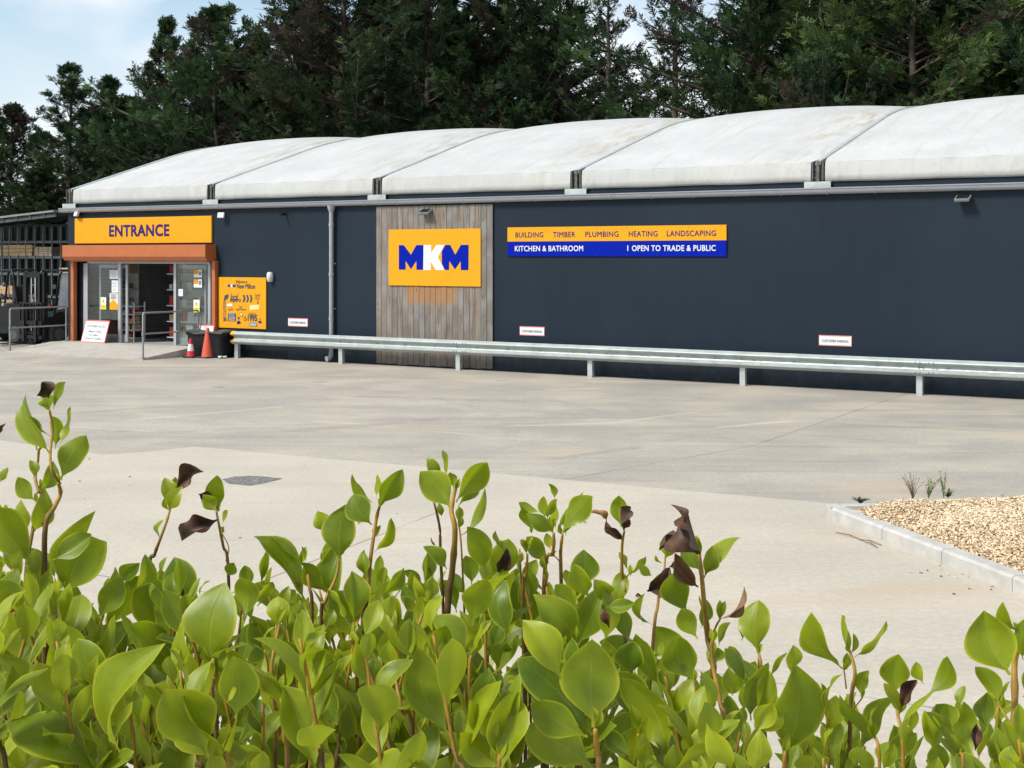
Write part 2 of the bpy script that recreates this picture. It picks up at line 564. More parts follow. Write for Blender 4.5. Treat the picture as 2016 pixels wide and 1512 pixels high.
# ground concrete
def lines_to(b, P, pts, width, soft):
    """mask of thin joints, each given by two ground points"""
    acc = None
    for (p, q, w) in pts:
        d = (q - p); n = Vector((-d.y, d.x)).normalized(); t = d.normalized()
        k = b.math('ADD', b.math('MULTIPLY', P[0], n.x), b.math('ADD', b.math('MULTIPLY', P[1], n.y), -(p.x * n.x + p.y * n.y)))
        m = b.range(b.math('ABSOLUTE', k), w, w * soft)
        s = b.math('ADD', b.math('MULTIPLY', P[0], t.x), b.math('ADD', b.math('MULTIPLY', P[1], t.y), -(p.x * t.x + p.y * t.y)))
        m = b.math('MULTIPLY', m, b.math('MULTIPLY', b.range(s, -.15, .15), b.range(s, d.length + .15, d.length - .15)))
        acc = m if acc is None else b.math('MAXIMUM', acc, m)
    return acc

def g2(px, py):
    v = ground(px, py)
    return Vector((v.x, v.y))

def concrete(name, base, dark, tyre, joints, streak_rot, contrast, marks=()):
    b = NB(name)
    co = b.coord()
    P = b.sep(co)
    sp = b.noise(co, 55, 8, .75)
    sp2 = b.noise(co, 190, 3, .7)
    blot = b.noise(co, .55, 6, .6, .3)
    st = b.noise(b.mapping(co, rot=(0, 0, streak_rot), scale=(.16, 1.5, 1)), 1.0, 7, .62, .5)
    c = b.mix(b.range(blot, .33, .68), dark, base)
    c = b.mix(b.math('MULTIPLY', b.range(st, .48, .68), contrast), c, tuple(x * .80 for x in dark))
    st2 = b.noise(b.mapping(co, rot=(0, 0, streak_rot + .5), scale=(.10, 2.2, 1)), 1.3, 6, .6, .7)
    c = b.mix(b.math('MULTIPLY', b.range(st2, .56, .70), contrast * .8), c, tuple(min(1, x * 1.17) for x in base))
    c = b.mix(b.range(sp, .38, .62, .0, .25), c, tuple(x * .70 for x in dark))
    sp3 = b.noise(co, 17, 6, .72)
    c = b.mix(b.range(sp3, .46, .64, .0, .30), c, tuple(x * .76 for x in dark))
    c = b.mix(b.range(sp3, .50, .34, .0, .35), c, tuple(min(1, x * 1.16) for x in base))
    br = b.noise(b.mapping(co, rot=(0, 0, streak_rot + .9), scale=(1.2, 26, 1)), 2.0, 4, .6)
    c = b.mix(b.range(br, .42, .66, .0, .22), c, tuple(x * .82 for x in dark))
    c = b.mix(b.range(sp2, .55, .75, .0, .18), c, tuple(min(1, x * 1.3) for x in base))
    dm = b.noise(co, 2.1, 7, .7, .4)
    for (cx, cy, r_, w_, amt, colr) in tyre:
        dx = b.math('SUBTRACT', P[0], cx); dy = b.math('SUBTRACT', P[1], cy)
        dd = b.math('SQRT', b.math('ADD', b.math('MULTIPLY', dx, dx), b.math('MULTIPLY', dy, dy)))
        e = b.math('ABSOLUTE', b.math('SUBTRACT', dd, r_))
        m = b.math('MULTIPLY', b.range(e, w_, w_ * .35), b.range(dm, .42, .62))
        c = b.mix(b.math('MULTIPLY', m, amt), c, colr)
    rust = b.math('MULTIPLY', b.range(b.noise(b.mapping(co, rot=(0, 0, streak_rot), scale=(.3, 1, 1)), .9, 5, .6), .57, .70), .42)
    c = b.mix(rust, c, (.44, .335, .225))
    if joints:
        jn = lines_to(b, P, joints, .012, .4)
        jb = b.range(b.noise(co, .9, 4), .30, .55, .15, 1)
        c = b.mix(b.math('MULTIPLY', b.math('MULTIPLY', jn, jb), .85), c, (.12, .11, .10))
    for pts, amt, colr in marks:
        jn = lines_to(b, P, pts, 0, .15)
        c = b.mix(b.math('MULTIPLY', b.math('MULTIPLY', jn, b.range(dm, .30, .55)), amt), c, colr)
    oil = b.range(b.noise(b.mapping(co, loc=(3, 7, 0)), .9, 3, .4), .72, .78)
    c = b.mix(b.math('MULTIPLY', oil, .55), c, tuple(x * .5 for x in dark))
    nm = b.bump(b.math('ADD', b.noise(co, 120, 4, .7), b.math('MULTIPLY', st, .6)), .25, .006)
    return b.done(b.pbr(c, b.range(blot, .3, .7, .62, .8), 0, nm, .35))

joint_a = [(g2(520, 893), g2(1628, 991), .03)]
joint_d = [(g2(870, 1006), g2(1111, 946), .012), (g2(1111, 944), g2(1480, 878), .014), (g2(1480, 878), g2(1800, 770), .014),
           (g2(300, 745), g2(1990, 890), .01)]
joint_b = [(g2(-300, 1055), g2(1900, 1405), .014), (g2(870, 1006), g2(300, 1230), .012)]
tyre = [(-9, 20, 9.0, .16, .35, (.25, .235, .215)), (-9, 20, 10.7, .16, .30, (.25, .235, .215)), (2, 10, 12.0, .22, .35, (.24, .23, .21)),
        (4, 34, 13.5, .20, .30, (.26, .24, .21)), (4, 34, 15.2, .20, .28, (.52, .45, .34)), (-2, 40, 20.5, .25, .3, (.24, .23, .215)),
        (6, 24, 4.2, .18, .22, (.27, .25, .22)), (6, 24, 5.6, .14, .22, (.27, .25, .22))]
M['yard'] = concrete('worn_concrete', (.44, .395, .325), (.318, .296, .256), tyre, joint_d, -ROT * .6, .55, [
    ([(g2(1000, 839), g2(1200, 833), .10), (g2(1200, 833), g2(1372, 811), .10), (g2(1410, 842), g2(1560, 828), .14), (g2(620, 829), g2(730, 836), .10), (g2(1040, 771), g2(1180, 764), .12)], .45, (.60, .50, .36)),
    ([(g2(90, 838), g2(300, 849), .06), (g2(250, 828), g2(560, 800), .10), (g2(1160, 752), g2(1330, 750), .15), (g2(860, 850), g2(940, 856), .08)], .35, (.56, .55, .52)),
    ([(g2(1422, 921), g2(1478, 922), .05), (g2(1180, 772), g2(1216, 772), .10), (g2(1598, 781), g2(1634, 781), .12), (g2(180, 862), g2(268, 868), .035), (g2(120, 815), g2(330, 800), .22), (g2(560, 850), g2(900, 822), .30),
      (g2(1080, 905), g2(1260, 880), .18), (g2(700, 780), g2(1040, 790), .35), (g2(1640, 835), g2(2000, 850), .12)], .42, (.20, .19, .175))])
M['apron'] = concrete('pale_concrete', (.50, .452, .372), (.445, .402, .333), [], joint_b, .55, .30)
M['ramp'] = simple('ramp_concrete', (.40, .375, .33), .7, 0, .12, 3, .002, (.27, .25, .22), .5)
M['kerb'] = simple('kerb_concrete', (.43, .42, .395), .75, 0, .10, 5, .002, (.33, .29, .22), .5)
M['asphalt'] = simple('asphalt_patch', (.135, .130, .124), .85, 0, .6, 45, .004, (.33, .31, .28), .8, dscale=14)
M['soil'] = simple('mulch_soil', (.42, .30, .175), .9, 0, .45, 60, .01, (.20, .13, .07), .8, dscale=45)

def chips_mat():
    b = NB('wood_chip')
    t = b.attr('tint')
    nd = b.n('ShaderNodeValToRGB'); b.set(nd.inputs[0], t)
    cr = nd.color_ramp
    cr.elements[0].position = 0; cr.elements[0].color = (.12, .07, .04, 1)
    cr.elements[1].position = 1; cr.elements[1].color = (.80, .71, .53, 1)
    for p, c in ((.14, (.26, .155, .085, 1)), (.36, (.47, .315, .18, 1)), (.60, (.62, .475, .30, 1))):
        e = cr.elements.new(p); e.color = c
    return b.done(b.pbr(nd.outputs[0], .8, 0, None, .25))
M['chips'] = chips_mat()

# ---------------------------------------------------------------- ground
def sheet(name, pts, z, mat):
    me = bpy.data.meshes.new(name)
    bm = bmesh.new()
    bv = [bm.verts.new((p[0], p[1], z)) for p in pts]
    f = bm.faces.new(bv); f.normal_update()
    if f.normal.z < 0: f.normal_flip()
    bmesh.ops.triangulate(bm, faces=[f])
    bm.to_mesh(me); bm.free()
    me.materials.append(mat)
    o = bpy.data.objects.new(name, me); COL.objects.link(o)
    return tag(o, kind='structure')

sheet('ground', [(-260, -200), (260, -200), (260, 320), (-260, 320)], 0, M['yard'])
edge_px = [(-200, 858), (0, 867), (90, 880), (204, 896), (300, 889), (384, 880), (450, 885), (520, 893), (826, 919), (1111, 945), (1340, 966), (1628, 991)]
apron = [g2(*p) for p in edge_px]
rightmost = apron[-1]
apron += [Vector((rightmost.x + 1.2, rightmost.y - 1.6)), Vector((4.4, 6.0)), Vector((5.5, -4)), Vector((-12, -4)), Vector((-12, apron[0].y))]
sheet('concrete_apron', apron, .004, M['apron'])
patch = []
_ring = [(437, 945), (465, 939), (500, 938), (555, 943), (520, 952), (490, 957), (450, 953)]
random.seed(2)
for _i, _p in enumerate(_ring):
    _q = _ring[(_i + 1) % len(_ring)]
    for _k in range(6):
        _f = _k / 6
        patch.append(g2(_p[0] + (_q[0] - _p[0]) * _f + random.uniform(-1.6, 1.6), _p[1] + (_q[1] - _p[1]) * _f + random.uniform(-.45, .45)))
sheet('asphalt_patch', patch, .008, M['asphalt'])

# kerbed bed with wood chips
KH = .125
kA = ground(1626, 1021)                 # front corner
kd = (ground(2016, 1176) - kA); kd.z = 0; kd.normalize()
kn = Vector((-kd.y, kd.x, 0))           # towards the bed
if kn.x < 0: kn = -kn
kb = Vector((1, .06, 0)).normalized()   # the back kerb runs off to the right
kbn = Vector((-kb.y, kb.x, 0))
if kbn.y > 0: kbn = -kbn
mb = MB()
def kerb_run(a, d, nrm, n, step):
    for i in range(n):
        p = a + d * (i * step + .004); q = a + d * ((i + 1) * step - .004)
        prof = [(0, -.05), (.0, KH - .02), (.018, KH - .004), (.03, KH), (.145, KH), (.15, KH - .005), (.15, -.05)]
        mb.extrude(prof, lambda o_, z, p=p: p + nrm * o_ + Vector((0, 0, z)), lambda o_, z, q=q: q + nrm * o_ + Vector((0, 0, z)))
cs = kA + Vector((.06, .0, 0))
kerb_run(kA + kd * .10, kd, kn, 9, .98)
# rounded corner stone
c0 = kA + kd * .10
c1 = kA + Vector((.03, .12, 0)) + kb * .10
kerb_run(c1 + kb * .004, kb, kbn, 14, .98)
_cp = [c0, kA + kd * .03 + kn * .004, kA + Vector((.008, .045, 0)), kA + Vector((.035, .095, 0)), c1, c1 + kbn * .15, c0 + kn * .15]
mb.extrude([(q.x, q.y) for q in _cp], lambda p, q: (p, q, -.02), lambda p, q: (p, q, KH - .001))
tag(mb.build('kerb', M['kerb'], smooth=False), kind='structure')

def mound_h(p):
    """height of the bark mound over the kerbed bed"""
    rel = p - (kA + kn * .12)
    rel.z = 0
    a = rel.dot(kn)                       # inward from the near kerb
    rb = p - (c1 + kbn * .12); rb.z = 0
    c = rb.dot(kbn)                       # inward from the back kerb
    m = max(0.0, min(a, c))
    h = KH - .035 + .37 * (1 - math.exp(-m / .9))
    h += .018 * math.sin(p.x * 5.1 + p.y * 2.2) + .014 * math.sin(p.y * 6.3 - p.x * 3.1)
    return h, min(a, c)
nu, nv = 46, 46
V = []
for i in range(nu):
    for j in range(nv):
        s_, t_ = i / (nu - 1), j / (nv - 1)
        base = kA + kn * .10 + Vector((0.02, .0, 0))
        p = (kA + kn * .13 + kd * (t_ * 8.8)) * (1 - s_) + (c1 + kbn * .13 + kb * 13 + Vector((0, -t_ * 8.5, 0))) * s_
        V.append((p.x, p.y, mound_h(p)[0]))
F = [(i * nv + j, i * nv + j + 1, (i + 1) * nv + j + 1, (i + 1) * nv + j) for i in range(nu - 1) for j in range(nv - 1)]
o = np_mesh('mulch_bed', np.array(V), np.array(F)[:, ::-1], M['soil'], smooth=True)
tag(o, kind='structure')
# chips
CV, CF, CT = [], [], []
random.seed(3)
cnt = 0
while cnt < 47000:
    px = random.uniform(1640, 2130) if cnt < 25000 else random.uniform(2120, 3500)
    py = random.uniform(972, 1190) if cnt < 25000 else random.uniform(965, 1560)
    p = ground(px, py, .28 if py < 1020 else .2)
    h, inn = mound_h(p)
    if inn < -.02:
        if not (-.75 < inn < -.14) or px > 2030 or random.random() > .05 * math.exp((inn + .14) * 5): continue
        p = ground(px, py, .004)
        if (p - kA).dot(kn) > -.03: continue
        h = .005
    c = Vector((p.x, p.y, h + random.uniform(-.004, .012)))
    l_ = random.uniform(.011, .031); w_ = l_ * random.uniform(.35, .8)
    q = Matrix.Rotation(random.uniform(0, 6.28), 3, 'Z') @ Matrix.Rotation(random.gauss(0, .5), 3, 'X') @ Matrix.Rotation(random.gauss(0, .5), 3, 'Y')
    th = random.uniform(.002, .005)
    b0 = len(CV)
    for sx, sy, sz in ((-1, -1, 0), (1, -.7, 0), (1, .8, 0), (-1, 1, 0), (-.9, -.9, 1), (.9, -.6, 1), (.9, .7, 1), (-.9, .9, 1)):
        CV.append(tuple(c + q @ Vector((sx * l_ / 2, sy * w_ / 2, sz * th))))
    patchy = math.sin(p.x * 2.3 + 1) * math.sin(p.y * 1.9 + .5)
    tn = min(1, max(0, random.betavariate(2.6, 1.5) - .0 + .07 * patchy))
    if random.random() < .07: tn = random.uniform(0, .2)
    for f in ((4, 5, 6, 7), (0, 1, 5, 4), (1, 2, 6, 5), (2, 3, 7, 6), (3, 0, 4, 7)):
        CF.append([b0 + i for i in f]); CT.append(tn)
    cnt += 1
o = np_mesh('wood_chips', np.array(CV), np.array(CF), M['chips'], tint=CT)
tag(o, 'loose golden wood chips spread over the kerbed bed', 'wood chips', kind='stuff')
# ---------------------------------------------------------------- warehouse
NB_BAYS = 6
U_END = BAY * NB_BAYS
DEPTH = 14.0
Z_BAND0, Z_BAND1 = 3.88, 4.24
wh = thing('warehouse', 'long dark grey clad warehouse with white domed fabric roof and orange entrance shutter', 'warehouse', P0, ROT)
u_e0, _ = wp(148, 600); u_e1, _ = wp(418, 600)
u_e0 = max(u_e0, .14)
W_TOP = 3.90
E_TOP = wp(280, 505)[1]
UL = -.12
u_d0, _ = wp(743, 560); u_d1, _ = wp(972, 560)
mb = MB()
mb.span(UL, u_e0, 0, .18, -.1, W_TOP)
mb.span(u_e0, u_e1, 0, .18, E_TOP, W_TOP)
mb.span(u_e1, U_END, 0, .18, -.1, W_TOP)
mb.build('front_wall', M['clad'], wh)
mb = MB(); mb.span(UL, UL + .18, .18, DEPTH, -.1, W_TOP)
mb.build('gable_wall', M['clad'], wh)
mb = MB(); mb.span(U_END - .18, U_END, .18, DEPTH, -.1, W_TOP)
mb.build('gable_wall', M['clad'], wh)
mb = MB(); mb.span(UL + .18, U_END - .18, DEPTH - .18, DEPTH, -.1, W_TOP)
mb.build('rear_wall', M['clad'], wh)

APEX = 7.0
def arch_h(s):
    s = min(s, 2 * APEX - s)
    a = .303; k = 3.6
    if s <= k: return a * s
    return a * k + a * (s - k) - a * (s - k) ** 2 / (2 * (APEX - k))
def roof_pt(i, t, s):
    edge = .05
    u = BAY * i + edge + (BAY - 2 * edge) * t
    sy = min(s, 2 * APEX - s)
    env = min(1.0, sy / 3.4) ** .75
    prof = (1 - abs(2 * t - 1) ** 2.3)
    bulge = .13 * env * prof
    h = Z_BAND1 + arch_h(s) + bulge
    return (u, -.035 + s, h)
for i in range(NB_BAYS):
    nT, nS = 24, 40
    V, F, UV = [], [], []
    for a in range(nS + 1):
        s = 2 * APEX * a / nS
        for b_ in range(nT + 1):
            t = b_ / nT
            p = list(roof_pt(i, t, s))
            if a == 0:
                # corners pull in toward the joint
                p[0] = BAY * i + .14 + (BAY - .28) * t
                p[2] -= .0
            V.append(p); UV.append((t, s))
    for a in range(nS):
        for b_ in range(nT):
            q = a * (nT + 1) + b_
            F.append((q, q + 1, q + nT + 2, q + nT + 1))
    # skirt in front: its own vertices so the fold stays crisp
    b0 = len(V)
    rows = [(0, 0), (-.10, -.012), (-.24, -.018), (-.34, -.02), (-.37, .02)]
    for dz, dy in rows:
        for b_ in range(nT + 1):
            t = b_ / nT
            p = list(roof_pt(i, t, 0)); p[0] = BAY * i + .14 + (BAY - .28) * t
            sag = -.012 * math.sin(t * math.pi * 5 + i) * (-dz / .37)
            V.append((p[0], p[1] + dy + .004 * math.sin(t * 40 + i * 2), p[2] + dz + sag * .4)); UV.append((t, dz))
    for a in range(len(rows) - 1):
        for b_ in range(nT):
            q = b0 + a * (nT + 1) + b_
            F.append((q + nT + 1, q + nT + 2, q + 1, q))
    np_mesh('roof_membrane', np.array(V), np.array(F), M['membrane'], uv=np.array(UV), smooth=True, parent=wh)
for i in range(NB_BAYS + 1):
    mb = MB()
    n = 40
    w_ = .06 if i in (0, NB_BAYS) else .045
    pts = [(BAY * i, -.035 + 2 * APEX * k / n, Z_BAND1 + arch_h(2 * APEX * k / n)) for k in range(n + 1)]
    for k in range(n):
        a_, b_ = pts[k], pts[k + 1]
        vs_ = [(a_[0] - w_, a_[1], a_[2] - .05), (a_[0] + w_, a_[1], a_[2] - .05), (a_[0] + w_, a_[1], a_[2] + .022), (a_[0] - w_, a_[1], a_[2] + .022),
               (b_[0] - w_, b_[1], b_[2] - .05), (b_[0] + w_, b_[1], b_[2] - .05), (b_[0] + w_, b_[1], b_[2] + .022), (b_[0] - w_, b_[1], b_[2] + .022)]
        fs = [(0, 1, 5, 4), (1, 2, 6, 5), (2, 3, 7, 6), (3, 0, 4, 7)]
        if k == 0: fs.append((3, 2, 1, 0))
        mb.add(vs_, fs)
    mb.build('roof_arch', M['galv'], wh)
    mb = MB()
    x = BAY * i
    mb.span(x - .115, x - .09, -.06, .06, 3.90, 4.25)
    mb.span(x + .09, x + .115, -.06, .06, 3.90, 4.25)
    mb.span(x - .09, x + .09, .00, .03, 3.90, 4.22)
    mb.span(x - .03, x + .03, -.055, .0, 3.88, 4.27, bev=.006)
    for z_ in (3.95, 4.1, 4.2):
        mb.lathe([(.0, 0), (.018, 0), (.018, .02), (0, .02)], (x - .055, .0, z_), 8, 0, rot=Matrix.Rotation(R(90), 3, 'X'))
    br = mb.build('arch_bracket', simple('bracket_steel', (.11, .115, .11), .55, .5, .3, 14, 0, (.16, .09, .05), .6) if i == 0 else bpy.data.materials['bracket_steel'], wh)
    mb = MB()
    mb.span(x - .26, x + .26, -.075, -.055, 3.74, 3.875)
    mb.span(x - .26, x + .26, -.055, -.003, 3.862, 3.872)
    mb.build('bracket_plate', M['galv'], wh)

# gutter: half-round with brackets
GZ = 3.75
mb = MB()
gx0, gx1 = -.32, U_END
n = 10
prof = [(-.155 + .075 * (1 - math.cos(math.pi * k / n)), GZ - .0 - .115 * math.sin(math.pi * k / n)) for k in range(n + 1)]
prof = prof + [(p + (.006 if p < -.08 else -.006), q + .004) for p, q in prof[::-1]]
mb.extrude(prof, lambda y, z: (gx0, y, z), lambda y, z: (gx1, y, z))
mb.span(gx0, gx1, -.168, -.155, GZ - .012, GZ + .006)
mb.span(gx0 - .006, gx0, -.155, -.005, GZ - .11, GZ)
mb.build('gutter', M['gutter'], wh, smooth=True, auto=40)
mb = MB()
x = gx0 + .4
clip0 = None
while x < gx1:
    if clip0 is not None:
        c_ = clip0.copy(); COL.objects.link(c_); c_.location.x = x - (gx0 + .4); x += .92; continue
    mb = MB()
    pp = [(-.155 + .075 * (1 - math.cos(math.pi * j / n)), GZ - .118 * math.sin(math.pi * j / n)) for j in range(n + 1)]
    for j in range(n):
        a_, b_ = pp[j], pp[j + 1]
        mb.bar((x, a_[0], a_[1] - .003), (x, b_[0], b_[1] - .003), .022, .008)
    clip0 = mb.build('gutter_clip', M['gutter'], wh)
    x += .92
# flashing strip over the wall head

# downpipe
u_p, _ = wp(657, 560)
_, z_sh = wp(657, 705)
mb = MB()
zz = [GZ - .08, 2.75, 2.74, 1.5, 1.49, .42, .25, .17]
mb.lathe([(.052, z) for z in (GZ - .10, .22)], (u_p, -.085, 0), 16)
for z in (2.05, 1.02, 3.2): mb.lathe([(.052, z - .04), (.061, z - .04), (.061, z + .04), (.052, z + .04)], (u_p, -.085, 0), 16)
mb.lathe([(.095, GZ - .10), (.09, GZ - .16), (.06, GZ - .24), (.053, GZ - .26)], (u_p, -.085, 0), 16)
for z in (2.3, 1.25): mb.span(u_p - .075, u_p + .075, -.03, -.002, z - .015, z + .015)
mb.tube([(u_p, -.085, .24), (u_p - .003, -.10, .15), (u_p - .015, -.15, .10), (u_p - .035, -.22, .085)], [.055, .058, .058, .062], 16)
mb.build('downpipe', M['gutter'], wh, smooth=True, auto=40)

# timber loading door
_, zd0 = wp(743, 716); _, zd1 = wp(743, 411)
zd0, zd1 = .02, 3.60
mb = MB()
npl = 21
pw = (u_d1 - u_d0) / npl
random.seed(5)
for k in range(npl):
    a_ = u_d0 + k * pw
    dy = random.uniform(-.004, .004)
    mb.span(a_ + .004, a_ + pw - .004, -.045 + dy, -.015, zd0 + random.uniform(0, .02), zd1, 0, .004, tint=random.random())
mb.build('timber_door', M['planks'], wh)
mb = MB(); mb.span(u_d0 + .01, u_d1 - .01, -.0135, -.002, zd0 + .03, zd1 - .01)
mb.build('door_backing', M['dark'], wh)

# entrance: shutter box, guides, sign is separate
_, sz1 = wp(280, 482, -.36); _, sz0 = wp(280, 513, -.30)
su0 = wp(123, 495, -.36)[0]; su1 = wp(405, 495, -.36)[0]
mb = MB()
prof = [(0, sz0), (-.30, sz0), (-.37, sz0 + .10), (-.37, sz1), (0, sz1)]
mb.extrude(prof, lambda y, z: (su0 + .012, y, z), lambda y, z: (su1 - .012, y, z))
sb = mb.build('shutter_box', M['shutter'], wh)
for x0, x1 in ((su0, su0 + .012), (su1 - .012, su1)):
    mb = MB()
    pr = [(0, sz0 - .006), (-.303, sz0 - .006), (-.376, sz0 + .098), (-.376, sz1 + .006), (0, sz1 + .006)]
    mb.extrude(pr, lambda y, z: (x0, y, z), lambda y, z: (x1, y, z))
    mb.build('end_plate', M['shutter'], sb)
mb = MB(); mb.span(su0 + .1, su1 - .1, -.22, -.10, sz0 - .03, sz0 - .001)
mb.build('shutter_curtain_edge', M['shutter'], sb)
RAMP = .2
for pxg in (143, 421):
    ug, _ = wp(pxg, 600, -.10)
    mb = MB()
    mb.span(ug - .055, ug + .055, -.12, -.10, RAMP if pxg < 200 else .0, sz0)
    mb.span(ug - .055, ug - .035, -.10, -.001, RAMP if pxg < 200 else .0, sz0)
    mb.span(ug + .035, ug + .055, -.10, -.001, RAMP if pxg < 200 else .0, sz0)
    mb.build('shutter_guide', M['shutter'], wh)

# glazed sliding screen, set in the opening
YS = .10
def eu(px): return wp(px, 600, YS)[0]
DT = wp(280, 519, YS)[1]
DB = RAMP
ent = MB()
fr = [eu(164), eu(172)]
ent.span(u_e0, eu(166), YS - .03, YS + .04, DB, E_TOP)                   # dark reveal
scr = ent.build('entrance_screen', M['dark'], wh)
mb = MB()
def post(p0, p1, y0=-.03, y1=.03): mb.span(eu(p0), eu(p1), YS + y0, YS + y1, DB, DT)
post(166, 174); post(234, 239); post(343.5, 348)
mb.span(eu(174), eu(415), YS - .03, YS + .03, DT, E_TOP + .0)
post(411, 416)
mb.build('frame', M['alu'], scr)
mb = MB(); mb.span(eu(174), eu(234), YS - .006, YS + .006, DB + .03, DT)
mb.build('fixed_pane', M['glass'], scr)
mb = MB(); mb.span(eu(348), eu(411), YS - .006, YS + .006, DB + .03, DT)
mb.build('fixed_pane', M['glass'], scr)
def leaf(pa, pb, y, name='sliding_door'):
    a_, b_ = eu(pa), eu(pb)
    fw = .075
    m2 = MB()
    m2.span(a_, a_ + fw, y - .02, y + .02, DB + .02, DT - .03)
    m2.span(b_ - fw, b_, y - .02, y + .02, DB + .02, DT - .03)
    m2.span(a_ + fw, b_ - fw, y - .02, y + .02, DB + .02, DB + .20)
    m2.span(a_ + fw, b_ - fw, y - .02, y + .02, DT - .12, DT - .03)
    d_ = m2.build(name, M['alu'], scr)
    m2 = MB(); m2.span(a_ + fw, b_ - fw, y - .005, y + .005, DB + .20, DT - .12)
    m2.build('door_glass', M['glass'], d_) if False else m2.build('door_glass', M['glass'], scr)
leaf(191, 247, YS + .09)
leaf(344, 402, YS + .09)

# interior
mb = MB()
IU0, IU1, IY = u_e0 - .0, u_e1 + 2.5, 7.5
mb.span(IU0 - .1 + .2, IU0 + .12, .182, IY, DB, 3.2)
mb.span(IU1, IU1 + .1, .182, IY, DB, 3.2)
mb.span(IU0, IU1, IY, IY + .1, DB, 3.2)
mb.span(u_e1, IU1, .182, .26, DB, 3.2)
mb.span(IU0, IU1, .26, IY, 2.95, 3.05)
mb.build('shop_walls', M['room'], wh)
mb = MB()
for k in range(24):
    mb.span(IU0 + .121, IU0 + .14, .5, 5.0, DB + .06 + k * .105, DB + .15 + k * .105)
mb.build('reflected_slats', M['slat'], wh)  # slats added to imitate those reflected in the door glass
mb = MB(); mb.span(u_e0, IU1, .0, IY, DB - .15, DB - .001)
mb.build('shop_floor', M['room_floor'], wh)

# shop contents seen through the doors
def inner(px, y): return wp(px, 600, y)[0]
yy = .75
a_, b_ = inner(249, yy), inner(275, yy)
t = wall_thing('display_rack', 'white stepped display rack with stocked shelves just inside the sliding doors', 'rack', (a_ + b_) / 2, yy, DB)
w2 = (b_ - a_) / 2
mb = MB()
for s_ in (-1, 1):
    for y_ in (-.2, .17): mb.span(s_ * (w2 - .015) - .015, s_ * (w2 - .015) + .015, y_, y_ + .03, 0, 1.05)
    for z_ in (.3, .75): mb.span(s_ * (w2 - .015) - .01, s_ * (w2 - .015) + .01, -.17, .17, z_, z_ + .03)
mb.build('side_frame', M['shelf_white'], t)
for k in range(5):
    mb = MB(); mb.span(-w2 + .03, w2 - .03, -.22 + .0 * k, .2, .08 + k * .21, .10 + k * .21); mb.build('shelf', M['shelf_white'], t)
random.seed(9)
for k in range(4):
    mb = MB()
    x = -w2 + .05
    while x < w2 - .1:
        ww = random.uniform(.05, .09)
        mb.span(x, x + ww - .008, -.15, .1, .102 + k * .21, .102 + k * .21 + random.uniform(.07, .15), random.randint(0, 2))
        x += ww
    mb.build('stock', [M['cardboard'], M['dark'], M['red_paint']], t)
yy = 4.2
t = wall_thing('counter', 'dark trade counter with pale monitor standing on its top inside the shop', 'counter', inner(300, yy), yy, DB)
mb = MB(); mb.span(-1.2, 1.1, -.3, .3, 0, 1.0); mb.build('body', M['dark'], t)
mb = MB(); mb.span(-1.25, 1.15, -.35, .35, 1.0, 1.04); mb.build('top', M['cardboard'], t)
t2 = wall_thing('monitor', 'pale grey monitor on the dark trade counter', 'monitor', inner(286, yy), yy, DB + 1.04)
mb = MB(); mb.span(-.28, .28, -.02, .02, .12, .46, 0, .01); mb.build('screen', M['lamp_white'], t2)
mb = MB(); mb.span(-.03, .03, -.01, .03, .02, .12); mb.span(-.1, .1, -.08, .08, 0, .02); mb.build('stand', M['dark'], t2)
yy = 5.5
t = wall_thing('inner_door', 'tall grey glazed inner door at the back of the shop', 'door', inner(318, yy), yy, DB)
mb = MB(); mb.span(-.42, .42, -.02, .03, 0, 2.15); mb.build('door_panel', M['lamp_grey'], t)
mb = MB(); mb.span(-.30, .30, -.03, -.021, .95, 2.0); mb.build('vision_pane', M['cab_glass'], t)
mb = MB(); mb.span(-.52, -.43, -.03, .03, 0, 2.25); mb.span(.43, .52, -.03, .03, 0, 2.25); mb.build('frame', M['alu'], t)
yy = 1.3
t = wall_thing('shelving', 'tall grey shop shelving stacked with dark boxes behind the left door', 'shelving', inner(212, yy), yy, DB)
mb = MB(); mb.span(-1.0, 1.0, .2, .23, 0, 2.1); mb.build('back_panel', M['lamp_white'], t)
for k in range(5):
    mb = MB(); mb.span(-1, 1, -.2, .2, .1 + k * .42, .13 + k * .42); mb.build('shelf', M['shelf_white'], t)
    mb = MB(); x = -.95
    while x < .8:
        ww = random.uniform(.1, .28)
        mb.span(x, x + ww - .02, -.15, .15, .132 + k * .42, .132 + k * .42 + random.uniform(.12, .32), random.randint(0, 3)); x += ww
    mb.build('stock', [M['cardboard'], M['lamp_grey'], M['shelf_white'], M['red_paint']], t)
yy = 1.3
t = wall_thing('shelving', 'tall grey shop shelving with boxes behind the right door', 'shelving', inner(392, yy), yy, DB)
mb = MB(); mb.span(-1.0, 1.0, .2, .23, 0, 2.1); mb.build('back_panel', M['lamp_white'], t)
for k in range(5):
    mb = MB(); mb.span(-1, 1, -.2, .2, .1 + k * .42, .13 + k * .42); mb.build('shelf', M['shelf_white'], t)
    mb = MB(); x = -.95
    while x < .8:
        ww = random.uniform(.1, .28)
        mb.span(x, x + ww - .02, -.15, .15, .132 + k * .42, .132 + k * .42 + random.uniform(.12, .32), random.randint(0, 3)); x += ww
    mb.build('stock', [M['cardboard'], M['lamp_grey'], M['shelf_white'], M['red_paint']], t)

